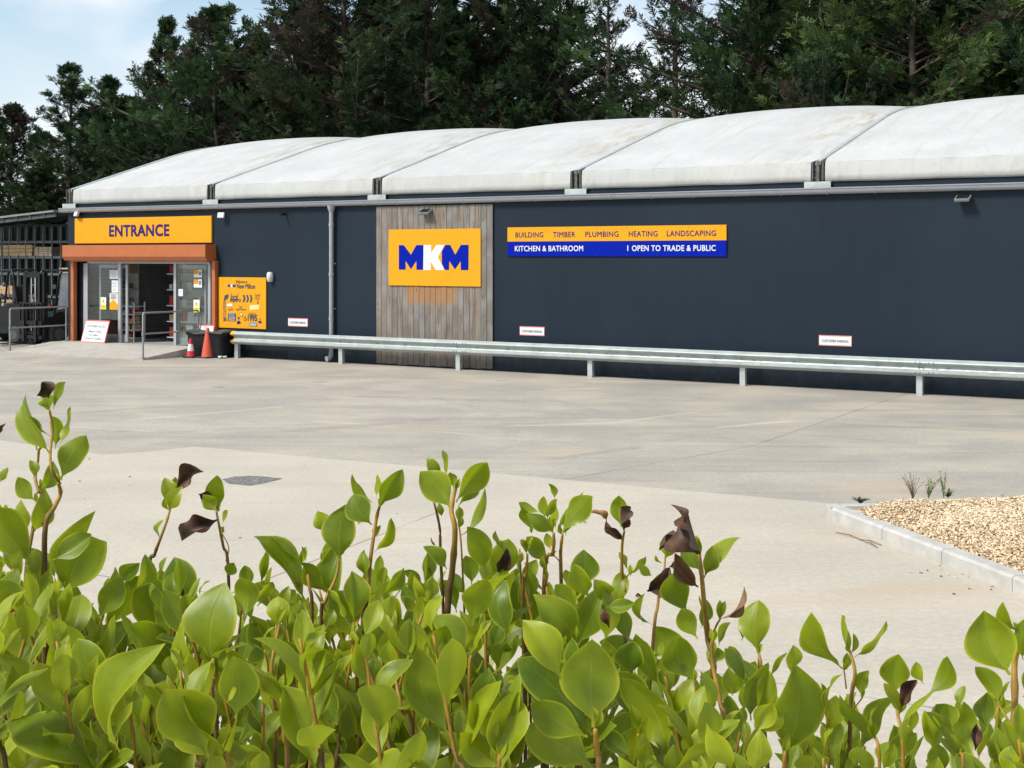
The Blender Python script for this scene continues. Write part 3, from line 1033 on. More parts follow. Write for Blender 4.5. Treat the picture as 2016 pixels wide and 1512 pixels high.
# notices on the glass
def notice(px0, px1, py0, py1, label, mats, draw=None, y=YS - .012, name='notice'):
    u0, z1 = wp(px0, py0, y); u1, z0 = wp(px1, py1, y)
    w_, h_ = u1 - u0, z1 - z0
    m2 = MB(); m2.span(-w_ / 2, w_ / 2, -.002, .002, -h_ / 2, h_ / 2)
    if draw: draw(m2, w_, h_)
    o = m2.build(name, mats, None, L((u0 + u1) / 2, y, (z0 + z1) / 2), ROT)
    return tag(o, label, 'notice')
def warn(m2, w_, h_):
    m2.flat([(-w_ * .5, -h_ * .5), (w_ * .5, -h_ * .5), (w_ * .5, -h_ * .12), (-w_ * .5, -h_ * .12)], -.004, 1)
    m2.flat([(-w_ * .34, 0), (w_ * .34, 0), (0, h_ * .38)], -.004, 1)
    m2.flat([(-w_ * .05, h_ * .08), (w_ * .05, h_ * .08), (w_ * .07, h_ * .26), (-w_ * .07, h_ * .26)], -.006, 2)
    for k in range(3): m2.flat([(-w_ * .36, -h_ * (.22 + .09 * k)), (w_ * .34, -h_ * (.22 + .09 * k)), (w_ * .34, -h_ * (.19 + .09 * k)), (-w_ * .36, -h_ * (.19 + .09 * k))], -.006, 2)
def textlines(n):
    def f(m2, w_, h_):
        for k in range(n):
            z = h_ * (.36 - .72 * k / max(1, n - 1))
            ww = w_ * random.uniform(.25, .40)
            m2.flat([(-w_ * .4, z - h_ * .02), (ww, z - h_ * .02), (ww, z + h_ * .02), (-w_ * .4, z + h_ * .02)], -.004, 1)
    return f
WM = [M['sign_white'], M['hazard'], M['ink']]
PM = [M['paper'], M['lamp_grey']]
notice(198, 209, 585, 609, 'white and yellow triangle warning notice on left door glass', WM, warn)
notice(381, 393, 590, 615, 'white and yellow triangle warning notice on right door glass', WM, warn)
notice(216, 232, 532, 549, 'blank-looking white paper sheet topmost on left door glass', PM, textlines(6))
notice(220, 232, 552, 576, 'pale blue paper sheet below the white sheet on left door', PM, textlines(7))
def offer(m2, w_, h_):
    m2.flat([(-w_ / 2, -h_ / 2), (w_ / 2, -h_ / 2), (w_ / 2, -h_ * .2), (0, h_ * .12), (-w_ / 2, -h_ * .1)], -.004, 1)
    for k in range(4): m2.flat([(-w_ * .35, h_ * (.42 - .08 * k)), (w_ * .3, h_ * (.42 - .08 * k)), (w_ * .3, h_ * (.39 - .08 * k)), (-w_ * .35, h_ * (.39 - .08 * k))], -.006, 2)
notice(216, 232, 577, 610, 'speckled poster with yellow lower half on left door glass', [M['lamp_white'], M['orange_yellow'], M['ink']], offer)
def halfy(m2, w_, h_):
    m2.flat([(-w_ / 2, -h_ * .1), (w_ * .05, -h_ * .1), (w_ * .05, h_ * .5), (-w_ / 2, h_ * .5)], -.004, 1)
    m2.flat([(w_ * .12, -h_ * .2), (w_ * .42, -h_ * .2), (w_ * .42, h_ * .3), (w_ * .12, h_ * .3)], -.004, 2)
notice(381.5, 397.5, 531, 546, 'small half yellow leaflet, upper of two on the right door', [M['paper'], M['orange_yellow'], M['lamp_grey']], halfy)
notice(381.5, 397.5, 549.5, 566, 'small half yellow leaflet, lower of two on the right door', [M['paper'], M['orange_yellow'], M['lamp_grey']], halfy)
notice(351.5, 360, 569, 583, 'small white opening notice on right door near the gap', PM, textlines(5))

# ---------------------------------------------------------------- signs on the wall
def panel(px0, px1, py0, py1, y=-.03, th=.028, at=None):
    """rectangle measured in the photo -> centre u,w and size"""
    u0, _ = wp(px0, (py0 + py1) / 2, y); u1, _ = wp(px1, (py0 + py1) / 2, y)
    pm = (px0 + px1) / 2 if at is None else at
    _, z1 = wp(pm, py0, y); _, z0 = wp(pm, py1, y)
    return (u0 + u1) / 2, (z0 + z1) / 2, u1 - u0, z1 - z0
# ENTRANCE
cu_, cz, w_, h_ = panel(147, 416, 427.5, 478.5, -.05)
mb = MB(); mb.span(-w_ / 2, w_ / 2, 0, .045, -h_ / 2, h_ / 2, 0, .006)
mb.text('ENTRANCE', -.06, -.01, w_ * .437, h_ * .43, -.004, 1, bold=.030, spacing=1.06)
tag(mb.build('entrance_sign', [M['orange_yellow'], M['letter_blue']], None, L(cu_, -.05, cz), ROT), 'long yellow sign board reading ENTRANCE above the shutter box', 'sign')
# logo board on the timber door
cu_, cz, w_, h_ = panel(765, 946, 451, 563, -.075)
mb = MB(); mb.span(-w_ / 2, w_ / 2, 0, .028, -h_ / 2, h_ / 2, 0, .004)
def lg(p, q):
    return ((p - 881) / 741 * w_, -(q - 476) / 458 * h_)
M1 = [(597, 375), (638, 375), (697, 453), (742, 375), (800, 375), (797, 575), (742, 575), (742, 503), (697, 571), (653, 503), (653, 575), (597, 575)]
K_ = [(801, 375), (863, 375), (863, 438), (905, 375), (970, 375), (918, 474), (968, 577), (900, 577), (860, 508), (860, 577), (799, 577)]
M2 = [(976, 375), (1015, 375), (1055, 453), (1099, 375), (1160, 375), (1158, 575), (1098, 575), (1098, 503), (1052, 571), (1007, 503), (1005, 575), (972, 575), (948, 522), (948, 426)]
mb.flat([lg(*p) for p in M1], -.004, 1); mb.flat([lg(*p) for p in K_], -.004, 2); mb.flat([lg(*p) for p in M2], -.004, 1)
LOGO = (M1, K_, M2)
tag(mb.build('logo_sign', [M['orange_yellow'], M['logo_blue'], M['sign_white']], None, L(cu_, -.075, cz), ROT), 'yellow board with big blue and white letters MKM on the timber door', 'sign')
# trades board, two strips
cu_, cz, w_, h_ = panel(999, 1430, 444.6, 474.3, -.03)
_, zt0 = wp(999, 449.5, -.03); _, zt1 = wp(999, 477, -.03); _, zt2 = wp(999, 506, -.03)
_, q0 = wp(1430, 440.5, -.03); _, q1 = wp(1430, 472, -.03); _, q2 = wp(1430, 503.5, -.03)
za, zb_, zc = (zt0 + q0) / 2, (zt1 + q1) / 2, (zt2 + q2) / 2
t = wall_thing('trades_sign', 'long two-strip yellow and blue board listing trades on the dark wall', 'sign', cu_, -.03, zb_)
mb = MB(); mb.span(-w_ / 2, w_ / 2, 0, .028, .002, za - zb_, 0, .003)
def xs(px): return wp(px, 470, -.03)[0] - cu_
for wd, p0, p1 in (('BUILDING', 1015, 1069.5), ('TIMBER', 1089, 1132.5), ('PLUMBING', 1152.5, 1217.5), ('HEATING', 1238, 1294.5), ('LANDSCAPING', 1313, 1409.5)):
    mb.text(wd, (xs(p0) + xs(p1)) / 2, (za - zb_) * .47, xs(p1) - xs(p0), (za - zb_) * .36, -.004, 1, bold=.010, spacing=1.08)
for k in range(8): mb.lathe([(0, 0), (.008, 0), (.008, .004), (0, .004)], (-w_ / 2 + .12 + k * (w_ - .24) / 7, 0, (za - zb_) - .03), 8, 2, rot=Matrix.Rotation(R(90), 3, 'X'))
mb.build('upper_strip', [M['orange_yellow'], M['letter_blue'], M['ink_brown']], t)
mb = MB(); mb.span(-w_ / 2, w_ / 2, 0, .028, zc - zb_, -.002, 0, .003)
for wd, p0, p1 in (('KITCHEN & BATHROOM', 1014, 1148), ('OPEN TO TRADE & PUBLIC', 1244.5, 1409)):
    mb.text(wd, (xs(p0) + xs(p1)) / 2, (zc - zb_) * .47, xs(p1) - xs(p0), (zb_ - zc) * .36, -.004, 1, bold=.014, spacing=1.06)
for k in range(8): mb.lathe([(0, 0), (.008, 0), (.008, .004), (0, .004)], (-w_ / 2 + .12 + k * (w_ - .24) / 7, 0, zc - zb_ + .03), 8, 2, rot=Matrix.Rotation(R(90), 3, 'X'))
mb.flat([(xs(1235.3), (zc - zb_) * .64), (xs(1237), (zc - zb_) * .64), (xs(1237), (zc - zb_) * .28), (xs(1235.3), (zc - zb_) * .28)], -.004, 1)
mb.build('lower_strip', [M['logo_blue'], M['sign_white'], M['ink']], t)
# customer parking plates
def parking(px0, px1, py0, py1, label):
    cu_, cz, w_, h_ = panel(px0, px1, py0, py1, -.012)
    m2 = MB(); m2.span(-w_ / 2, w_ / 2, 0, .01, -h_ / 2, h_ / 2, 0, .004)
    e = .012
    m2.flat([(-w_ / 2 + e, -h_ / 2 + e * 1.6), (w_ / 2 - e, -h_ / 2 + e * 1.6), (w_ / 2 - e, h_ / 2 - e * 1.6), (-w_ / 2 + e, h_ / 2 - e * 1.6)], -.003, 1)
    m2.text('CUSTOMER PARKING', 0, -.005, w_ * .80, h_ * .24, -.005, 2, bold=.012)
    tag(m2.build('parking_sign', [simple('plate_pink', (.62, .22, .20), .5) if 'plate_pink' not in bpy.data.materials else bpy.data.materials['plate_pink'], M['sign_white'], M['ink']], None, L(cu_, -.012, cz), ROT), label, 'sign', 'customer parking plates')
parking(567, 606, 626.5, 643, 'small white CUSTOMER PARKING plate between the yellow board and the downpipe')
parking(1023, 1072, 643, 661, 'small white CUSTOMER PARKING plate right beside the timber door')
parking(1612, 1677, 660.5, 681.5, 'small white CUSTOMER PARKING plate far along the plain dark wall')
# yellow welcome board
cu_, cz, w_, h_ = panel(430.5, 523.5, 546, 646.5, -.03)
mb = MB(); mb.span(-w_ / 2, w_ / 2, 0, .022, -h_ / 2, h_ / 2, 0, .003)
def bx(p, q): return ((p - 685) / 1235 * w_, -(q - 738) / 1310 * h_)
def bl(p): return p / 1235 * w_
def T(s, p, q, wd, ht=None, mi=1, **k):
    x, z = bx(p, q); mb.text(s, x, z, bl(wd), bl(ht) if ht else None, -.004, mi, **k)
def poly(pts, mi=1, y=-.004): mb.flat([bx(*p) for p in pts], y, mi)
T('Welcome to', 675, 195, 300, 52, shear=.2, bold=.01)
for poly_, mi in ((M1, 5), (K_, 2), (M2, 5)):
    poly([(415 + (p - 878) / 563 * 205, 303 + (q - 475) / 200 * 78) for p, q in poly_], mi)
T('New Milton', 790, 310, 475, 92, bold=.02)
# local experts, chevrons
T('local', 485, 590, 210, 140, shear=.35, bold=.01)
T('experts', 515, 690, 290, 88, shear=.3, bold=.012)
for k in range(3):
    x0 = 700 + 92 * k
    poly([(x0, 530), (x0 + 45, 530), (x0 + 80, 625), (x0 + 45, 720), (x0, 720), (x0 + 32, 625)])
# hand-shake swirl at left
for k in range(3):
    x0 = 200 + 38 * k
    poly([(x0, 700 - 30 * k), (x0 + 30, 560 - 22 * k), (x0 + 52, 540 - 10 * k), (x0 + 60, 570), (x0 + 34, 700 - 30 * k), (x0 + 20, 715 - 30 * k)])
T('build', 1095, 530, 150, 60, 3, shear=.5); T('deals', 1085, 605, 130, 55, 3, shear=.5); T('&', 1100, 710, 60, 80, 3)
poly([(290, 770), (430, 765), (440, 820), (285, 835)], 2)
poly([(890, 790), (1130, 775), (1125, 890), (890, 915)], 4); T('trade', 1010, 845, 170, 40, 2, rot=.08)
T('sale', 385, 905, 140, 62, 3, shear=.3); T('our', 655, 850, 90, 40, 3); T('opinion', 660, 912, 270, 66, 1, shear=.3)
T('KITCHENS', 205, 935, 340, 44, 1, rot=R(90)); T('BATHROOMS', 250, 940, 340, 36, 1, rot=R(90)); T('30', 235, 1180, 85, 66, 1, bold=.03)
poly([(318, 1015), (525, 1015), (525, 1220), (318, 1220)], 1)
T('TOP', 420, 1055, 140, 50, 6, y=None) if False else mb.text('PROUD', bx(420, 1055)[0], bx(420, 1055)[1], bl(150), bl(52), -.007, 6, bold=.02)
mb.text('TO BE LOCAL', bx(420, 1120)[0], bx(420, 1120)[1], bl(165), bl(40), -.007, 2); mb.text('SINCE', bx(420, 1178)[0], bx(420, 1178)[1], bl(150), bl(48), -.007, 4)
poly([(600, 1085), (632, 1130), (600, 1180), (568, 1130)]); poly([(545, 1265), (575, 1200), (625, 1200), (655, 1245), (640, 1285), (560, 1285)], 5)
poly([(630, 985), (690, 985), (720, 1060), (700, 1090), (640, 1085)], 3); poly([(645, 1000), (685, 1000), (703, 1055), (655, 1070)], 4, -.006)
poly([(730, 1190), (740, 1110), (770, 1075), (820, 1150), (800, 1200)], 3); poly([(755, 1175), (765, 1120), (795, 1150), (785, 1180)], 0, -.006)
T('built in', 955, 1005, 190, 60, 3, shear=.3); T('1995', 960, 1115, 235, 112, 1, bold=.035)
poly([(1160, 1100), (1180, 1165), (1135, 1165)], 3); poly([(1105, 1200), (1150, 1180), (1200, 1205), (1180, 1250), (1120, 1240)], 5)
poly([(888, 1240), (1078, 1240), (1078, 1330), (888, 1330)], 1); poly([(900, 1250), (1066, 1250), (1066, 1320), (900, 1320)], 6, -.006); mb.text('join us', bx(983, 1285)[0], bx(983, 1285)[1], bl(120), bl(36), -.008, 2)
tag(mb.build('welcome_board', [M['orange_yellow'], M['ink'], M['sign_white'], M['ink_brown'], M['sign_cream'], M['letter_blue'], simple('pale_blue', (.25, .36, .60), .5)], None, L(cu_, -.03, cz), ROT),
    'square yellow welcome board covered with hand-drawn doodles right of the entrance', 'sign')

# ---------------------------------------------------------------- lamps and cameras on the wall
def flood(px, py, label, white=True, tilt=35, scale=1.0, yaw=0.0):
    u, z = wp(px, py, -.12)
    t = wall_thing('floodlight', label, 'floodlight', u, 0, z)
    t.rotation_euler = (0, 0, ROT)
    rx = Matrix.Rotation(R(yaw), 3, 'Z') @ Matrix.Rotation(R(-tilt), 3, 'X')
    m2 = MB(); m2.box((0, -.13, 0), (.24 * scale, .055, .17 * scale), 0, rx, .012)
    for k in range(5): m2.box(Vector((0, -.13, 0)) + rx @ Vector(((-.08 + .04 * k) * scale, .036, 0)), (.006, .02, .14 * scale), 0, rx)
    m2.build('housing', M['lamp_white'] if white else M['lamp_grey'], t)
    m2 = MB(); m2.box(Vector((0, -.13, 0)) + rx @ Vector((0, -.030, 0)), (.20 * scale, .006, .135 * scale), 0, rx)
    m2.build('lens', M['paper'] if white else M['dark'], t)
    m2 = MB(); m2.span(-.03, .03, -.02, .0, -.05, .03); m2.tube([(0, -.01, 0), (0, -.06, .01), (0, -.105, .0)], .013, 8)
    m2.build('bracket', M['dark'], t)
    return t
flood(151, 421.5, 'small pale floodlight under the gutter at the left building corner', True, 20, .75, -15)
flood(436, 424, 'small pale square floodlight above the right end of the ENTRANCE sign', True, 10, .78, 10)
flood(838, 417, 'dark floodlight under the gutter above the timber door', False, 60, 1.15)
flood(1896, 390.5, 'grey floodlight under the gutter on the far right plain wall', False, 65, 1.1)
u, z = wp(557, 422, -.1)
t = wall_thing('security_camera', 'tiny black security camera under the gutter between entrance and downpipe', 'camera', u, 0, z)
mb = MB(); mb.lathe([(0, -.07), (.028, -.07), (.032, -.05), (.032, .06), (.0, .06)], (0, -.12, 0), 12, 0, rot=Matrix.Rotation(R(100), 3, 'X')); mb.build('body', M['dark'], t, smooth=True, auto=40)
mb = MB(); mb.span(-.025, .025, -.015, 0, -.03, .05); mb.tube([(0, -.01, .03), (0, -.07, .03)], .012, 8); mb.build('bracket', M['dark'], t)
u, z = wp(531.5, 546.5, -.06)
t = wall_thing('wall_lamp', 'small white bulkhead lamp beside the yellow welcome board', 'lamp', u, 0, z)
mb = MB(); mb.lathe([(0, .135), (.055, .13), (.078, .09), (.08, .0), (.074, -.06), (.05, -.10), (0, -.105)], (0, -.06, 0), 16); mb.build('cover', M['lamp_white'], t, smooth=True, auto=50)
mb = MB(); mb.span(-.06, .06, -.025, 0, -.10, .12, 0, .006); mb.build('back_plate', M['lamp_grey'], t)

# ---------------------------------------------------------------- entrance ramp and its railings
u_r = 5.02
mb = MB()
rp = [(-2.05, 0), (-2.05, .035), (-.62, RAMP), (0.0, RAMP), (0.0, 0)]
mb.extrude(rp, lambda y, z: (-.05, y - .002, z), lambda y, z: (u_r, y - .002, z))
o = mb.build('entrance_ramp', M['ramp'], None, P0, ROT)
tag(o, kind='structure')
def railing(u, y0, y1, label, zb0, zb1):
    t = wall_thing('handrail', label, 'railing', u, 0, 0)
    m2 = MB()
    r_ = .024
    top = 1.10
    m2.tube([(0, y0, zb0), (0, y0, top + zb0 * .4 - .04), (0, y0 + .03, top + zb0 * .4), (0, y1 - .03, top + zb0 * .4), (0, y1, top + zb0 * .4 - .04), (0, y1, zb1)], r_, 10)
    m2.build('hoop', M['rail'], t, smooth=True, auto=50)
    m2 = MB(); m2.tube([(0, y0 + .024, .62), (0, y1 - .024, .62)], .019, 10)
    for y in (y0, y1): m2.lathe([(.024, -.045), (.034, -.045), (.034, .045), (.024, .045)], (0, y, .62), 10)
    m2.build('mid_rail', M['rail'], t, smooth=True, auto=50)
    for y, z in ((y0, zb0), (y1, zb1)):
        m2 = MB(); m2.span(-.06, .06, y - .06, y + .06, z - .004, z + .012); m2.build('base_plate', M['rail'], t)
railing(.0, -1.95, -.16, 'grey tube handrail at the left side of the entrance ramp, by the forklift', .045, RAMP)
railing(u_r - .06, -1.98, -.18, 'grey tube handrail at the right side of the entrance ramp, behind the cones', .045, RAMP)

# leaning notice board
a0 = L(*[wp(181, 640, -.30)[0], -.30, 0])
u, _ = wp(182, 675, -.32)
t = wall_thing('notice_board', 'white board with red border and hand lettering leaning on left door glass', 'notice board', u, -.32, RAMP)
t.rotation_euler = (R(0), 0, ROT)
w_ = wp(204, 660, -.3)[0] - wp(157, 660, -.3)[0]; h_ = .61
TL = Matrix.Rotation(R(-17), 3, 'X')
mb = MB(); mb.span(-w_ / 2, w_ / 2, 0, .02, 0, h_, 0, .004)
e = .025
mb.flat([(-w_ / 2 + e, e), (w_ / 2 - e, e), (w_ / 2 - e, h_ - e * 1.5), (-w_ / 2 + e, h_ - e * 1.5)], -.003, 1)
mb.text('CUSTOMER NOTICE', 0, h_ * .72, w_ * .80, h_ * .10, -.005, 2, shear=.15, bold=.01)
mb.text('Please Check', 0, h_ * .50, w_ * .55, h_ * .10, -.005, 2, shear=.15, bold=.01)
mb.text('& Collect', 0, h_ * .34, w_ * .34, h_ * .09, -.005, 2, shear=.15, bold=.01)
mb.text('Prior to Loading', 0, h_ * .17, w_ * .66, h_ * .11, -.005, 2, shear=.15, bold=.01)
mb.v = [tuple(TL @ Vector(p)) for p in mb.v]
mb.build('board', [M['sign_red'], M['sign_white'], M['ink']], t)
# second notice, behind the bin
u, z = wp(402, 652, -.20)
t = wall_thing('notice_board', 'white board with red border mostly hidden behind the black tub', 'notice board', u, -.22, RAMP)
w2 = wp(416, 650, -.2)[0] - wp(384.5, 650, -.2)[0]
hh = wp(402, 638, -.15)[1] - RAMP
mb = MB(); mb.span(-w2 / 2, w2 / 2, 0, .02, 0, hh, 0, .004)
mb.flat([(-w2 / 2 + e, e), (w2 / 2 - e, e), (w2 / 2 - e, hh - e * 1.5), (-w2 / 2 + e, hh - e * 1.5)], -.003, 1)
mb.v = [tuple(Matrix.Rotation(R(-10), 3, 'X') @ Vector(p)) for p in mb.v]
mb.build('board', [M['sign_red'], M['sign_white']], t)

# black tub with sagging lid
ub0 = wp(364, 702, -.62)[0]; ub1 = wp(437, 702, -.62)[0]
uc = (ub0 + ub1) / 2; wb = ub1 - ub0
t = wall_thing('storage_tub', 'black plastic tub with a sagging dusty lid beside the ramp', 'tub', uc, -.345, 0)
mb = MB()
hw, hd = wb / 2 * 1.0, .29
def ringp(sx, sy, z, r_=.08, n=5):
    pts = []
    for cx, cy, a0_ in ((sx - r_, sy - r_, 0), (-sx + r_, sy - r_, 90), (-sx + r_, -sy + r_, 180), (sx - r_, -sy + r_, 270)):
        for k in range(n):
            an = R(a0_ + 90 * k / (n - 1)); pts.append((cx + r_ * math.cos(an), cy + r_ * math.sin(an), z))
    return pts
rings = [ringp(hw * .80, hd * .82, 0), ringp(hw * .82, hd * .84, .05), ringp(hw * .95, hd * .95, .54), ringp(hw * 1.0, hd, .545), ringp(hw * 1.0, hd, .60), ringp(hw * .96, hd * .96, .60), ringp(hw * .85, hd * .85, .1)]
nr = len(rings[0]); vs_ = [p for r_ in rings for p in r_]; fs = []
for i in range(len(rings) - 1):
    for k in range(nr): fs.append([i * nr + k, i * nr + (k + 1) % nr, (i + 1) * nr + (k + 1) % nr, (i + 1) * nr + k])
fs.append(list(range(nr))[::-1]); fs.append([(len(rings) - 1) * nr + k for k in range(nr)])
mb.add(vs_, fs); mb.build('body', M['dark'], t, smooth=True, auto=40)
mb = MB(); nx, ny = 16, 10; vs_, fs = [], []
for i in range(nx + 1):
    for j in range(ny + 1):
        x = -hw * 1.08 + 2.16 * hw * i / nx; y = -hd * 1.12 + 2.24 * hd * j / ny
        q = (1 - (x / hw / 1.08) ** 2) * (1 - (y / hd / 1.12) ** 2)
        z = .655 - .05 * max(0, q) ** .6 - .02 * ((y / hd) < -.9) - .025 * ((x / hw + .15) ** 2 < .2) * ((y / hd) < -.5) + .01 * math.sin(x * 9)
        vs_.append((x, y, z))
for i in range(nx):
    for j in range(ny):
        q = i * (ny + 1) + j; fs.append([q, q + ny + 1, q + ny + 2, q + 1])
b0 = len(vs_)
mb.add(vs_, fs)
mb.add([(p[0] * .995, p[1] * .995, p[2] - .035) for p in vs_], [f[::-1] for f in fs])
rim = [j for j in range(ny + 1)] + [i * (ny + 1) + ny for i in range(1, nx + 1)] + [nx * (ny + 1) + j for j in range(ny - 1, -1, -1)] + [i * (ny + 1) for i in range(nx - 1, 0, -1)]
for a_, b_ in zip(rim, rim[1:] + rim[:1]): mb.f.append([a_, b_, b0 + b_, b0 + a_]); mb.m.append(0)
mb.build('lid', simple('tub_lid', (.060, .058, .055), .7, 0, .3, 5, 0, (.14, .125, .11), .8), t, smooth=True, auto=45)

# cones
def cone_base(m2, s, h):
    m2.span(-s, s, -s, s, 0, h, 0, min(.02, h * .3))
gc = ground(374.5, 704.5)
t = thing('traffic_cone', 'small red traffic cone with broad white sleeve in front of the tub', 'cone', (gc.x, gc.y + .05, 0), ROT + .2)
mb = MB(); cone_base(mb, .14, .045); mb.build('base', M['rubber'], t)
mb = MB(); mb.lathe([(.112, .045), (.108, .06), (.080, .17), (.0, .17)], (0, 0, 0), 24); mb.lathe([(.052, .33), (.035, .40), (.034, .45), (.028, .465), (.0, .465)], (0, 0, 0), 24); mb.build('body', M['cone_bright'], t, smooth=True, auto=40)
mb = MB(); mb.lathe([(.0815, .168), (.054, .332)], (0, 0, 0), 24); mb.build('sleeve', M['cone_white'], t, smooth=True, auto=40)
gc = ground(407, 705)
t = thing('traffic_cone', 'tall plain faded red traffic cone standing against the black tub', 'cone', (gc.x, gc.y + .1, 0), ROT - .1)
mb = MB(); cone_base(mb, .20, .035); mb.build('base', M['rubber'], t)
mb = MB(); mb.lathe([(.155, .035), (.15, .05), (.143, .10), (.038, .70), (.034, .72), (.020, .735), (.0, .735)], (0, 0, 0), 28); mb.build('body', M['cone_red'], t, smooth=True, auto=40)
# crumpled litter by the tub
gc = ground(436, 706)
mb = MB(); random.seed(4)
n = 9
vs_ = []
for i in range(n):
    for j in range(n): vs_.append(((i / (n - 1) - .5) * .2, (j / (n - 1) - .5) * .14, .012 + random.uniform(0, .05)))
mb.add(vs_, [[i * n + j, (i + 1) * n + j, (i + 1) * n + j + 1, i * n + j + 1] for i in range(n - 1) for j in range(n - 1)])
tag(mb.build('plastic_bag', M['paper'], None, (gc.x, gc.y + .1, 0), .4), 'scrap of crumpled clear plastic on the ground by the tub', 'litter')

# ---------------------------------------------------------------- crash barrier
YB = -.34
ue0 = wp(452, 680, YB - .08)[0]
ue1 = U_END
zc_ = .50
prof = [(-.000, .155), (-.014, .154), (-.060, .122), (-.080, .106), (-.086, .088), (-.076, .070), (-.050, .056), (-.012, .030), (-.004, .012), (-.004, -.010), (-.016, -.034), (-.066, -.062), (-.084, -.076), (-.084, -.098), (-.062, -.112), (-.014, -.150), (0, -.155)]
full = prof + [(p + .005, q * .985) for p, q in prof[::-1]]
t = wall_thing('crash_barrier', 'long galvanised corrugated crash barrier running along the front of the dark wall', 'barrier', ue0, YB, zc_)
LB = ue1 - ue0
posts_px = [467, 672, 903, 1163, 1463, 1811, 2230]
us = [wp(p, 715, YB + .05)[0] - ue0 for p in posts_px]
us[0] = max(us[0], .12)
cuts = [.10] + [us[k] + .25 for k in (2, 4)] + [LB]
# overlapping beam lengths
bounds = [.10, us[2] + .12, us[5] + .12, LB]
for k in range(3):
    a_, b_ = bounds[k], bounds[k + 1]
    o_ = .004 * (k % 2)
    m2 = MB()
    m2.extrude(full, lambda y, z: (a_ - (.16 if k else 0), y - o_, z), lambda y, z: (b_ + (.16 if k < 2 else 0), y - o_, z))
    x = a_ + .4
    while x < b_:
        m2.span(x - .035, x + .035, -.0085 - o_, -.0045 - o_, -.009, .009, 1); x += .8
    m2.build('beam', [M['barrier'], M['lamp_grey']], t, smooth=True, auto=25)
m2 = MB()
m2.extrude([(p * 1.04, q * 1.01) for p, q in full], lambda y, z: (.02 + .05 * (abs(z) < .05) , y, z), lambda y, z: (.13 , y, z))
m2.build('end_cap', M['yellow_paint'], t, smooth=True, auto=25)
m2 = MB(); m2.lathe([(0, 0), (.017, 0), (.015, .012), (0, .016)], (0, 0, 0), 8, 0, rot=Matrix.Rotation(R(90), 3, 'X'))
bolt0 = m2.build('bolt', M['lamp_grey'], t)
bolt_at = []
for x in [us[2], us[5]]:
    for dx in (-.16, -.08, .08, .16):
        for z_, y_ in ((.087, -.083), (-.087, -.083)):
            bolt_at.append((x + .12 + dx, y_ - .004, z_))
for x in us:
    if x < LB: bolt_at.append((x, -.006, 0))
for k, p_ in enumerate(bolt_at):
    c_ = bolt0 if k == 0 else bolt0.copy()
    if k: COL.objects.link(c_)
    c_.location = p_
for x in us:
    if x > LB: continue
    m2 = MB()
    m2.span(x - .055, x + .055, .012, .022, -zc_ - .02, .13)
    m2.span(x - .055, x - .045, .022, .10, -zc_ - .02, .13)
    m2.span(x + .045, x + .055, .022, .10, -zc_ - .02, .13)
    m2.build('post', M['galv'], t)
# ---------------------------------------------------------------- timber store left of the building
YR = 5.2
def ru(px): return wp(px, 600, YR)[0]
r0, r1 = ru(-60), ru(139) + .4
Zr = lambda py, px=70: wp(px, py, YR)[1]
t = wall_thing('storage_rack', 'tall dark steel timber rack under a lean-to roof left of the entrance', 'rack', 0, YR, 0)
mb = MB(); mb.span(r0, r1, 1.10, 1.16, 0, Zr(440))
mb.build('back_sheeting', M['rack_grey'], t)
levels = [Zr(473), Zr(503), Zr(536), Zr(580), Zr(608)]
sp_ = (ru(110) - ru(93))
x = r0
mb = MB(); mb2 = MB()
k = 0
while x < r1:
    wdt = sp_ * .5 if k % 3 else sp_ * .62
    mb.span(x, x + wdt, .92, .98, 0.02, Zr(446))
    mb2.span(x - .016, x + .004, .0, .05, 0.02, Zr(446))
    x += sp_; k += 1
mb.build('cladding_strip', M['rack_grey'], t)
mb2.build('uprights', M['rack_light'], t)
for z in levels:
    mb = MB()
    mb.span(r0, r1, -.02, .9, z - .10, z - .02)
    x = r0
    mb.build('shelf', M['rack_grey'], t)
    mb = MB()
    x = r0 + .02
    while x < r1:
        mb.bar((x, -.05, z - .10), (x + .05, -.05, z + .05), .022, .022); x += sp_
    mb.build('stop_pins', M['rack_light'], t)
zr0 = Zr(433, 0); zr1 = Zr(417, 138)
xa, xb = ru(0), ru(138)
sl_ = (zr1 - zr0) / (xb - xa)
za_ = zr0 + sl_ * (r0 - xa); zb2 = zr0 + sl_ * (r1 - xa)
mb = MB()
mb.add([(r0, -1.0, za_), (r1, -1.0, zb2), (r1, 1.6, zb2 + .1), (r0, 1.6, za_ + .1), (r0, -1.0, za_ - .06), (r1, -1.0, zb2 - .06), (r1, 1.6, zb2 + .04), (r0, 1.6, za_ + .04)],
       [(0, 1, 2, 3), (7, 6, 5, 4), (0, 4, 5, 1), (1, 5, 6, 2), (2, 6, 7, 3), (3, 7, 4, 0)])
mb.build('roof', M['lamp_grey'], t)
mb = MB()
x = r0 + .3
while x < r1:
    zz_ = zr0 + sl_ * (x - xa)
    mb.bar((x, -.95, zz_ - .12), (x, 1.1, zz_ - .06), .06, .11); x += sp_ * 1.6
mb.bar((r0, -.9, za_ - .16), (r1, -.9, zb2 - .16), .05, .10)
mb.build('rafters', M['rack_grey'], t)

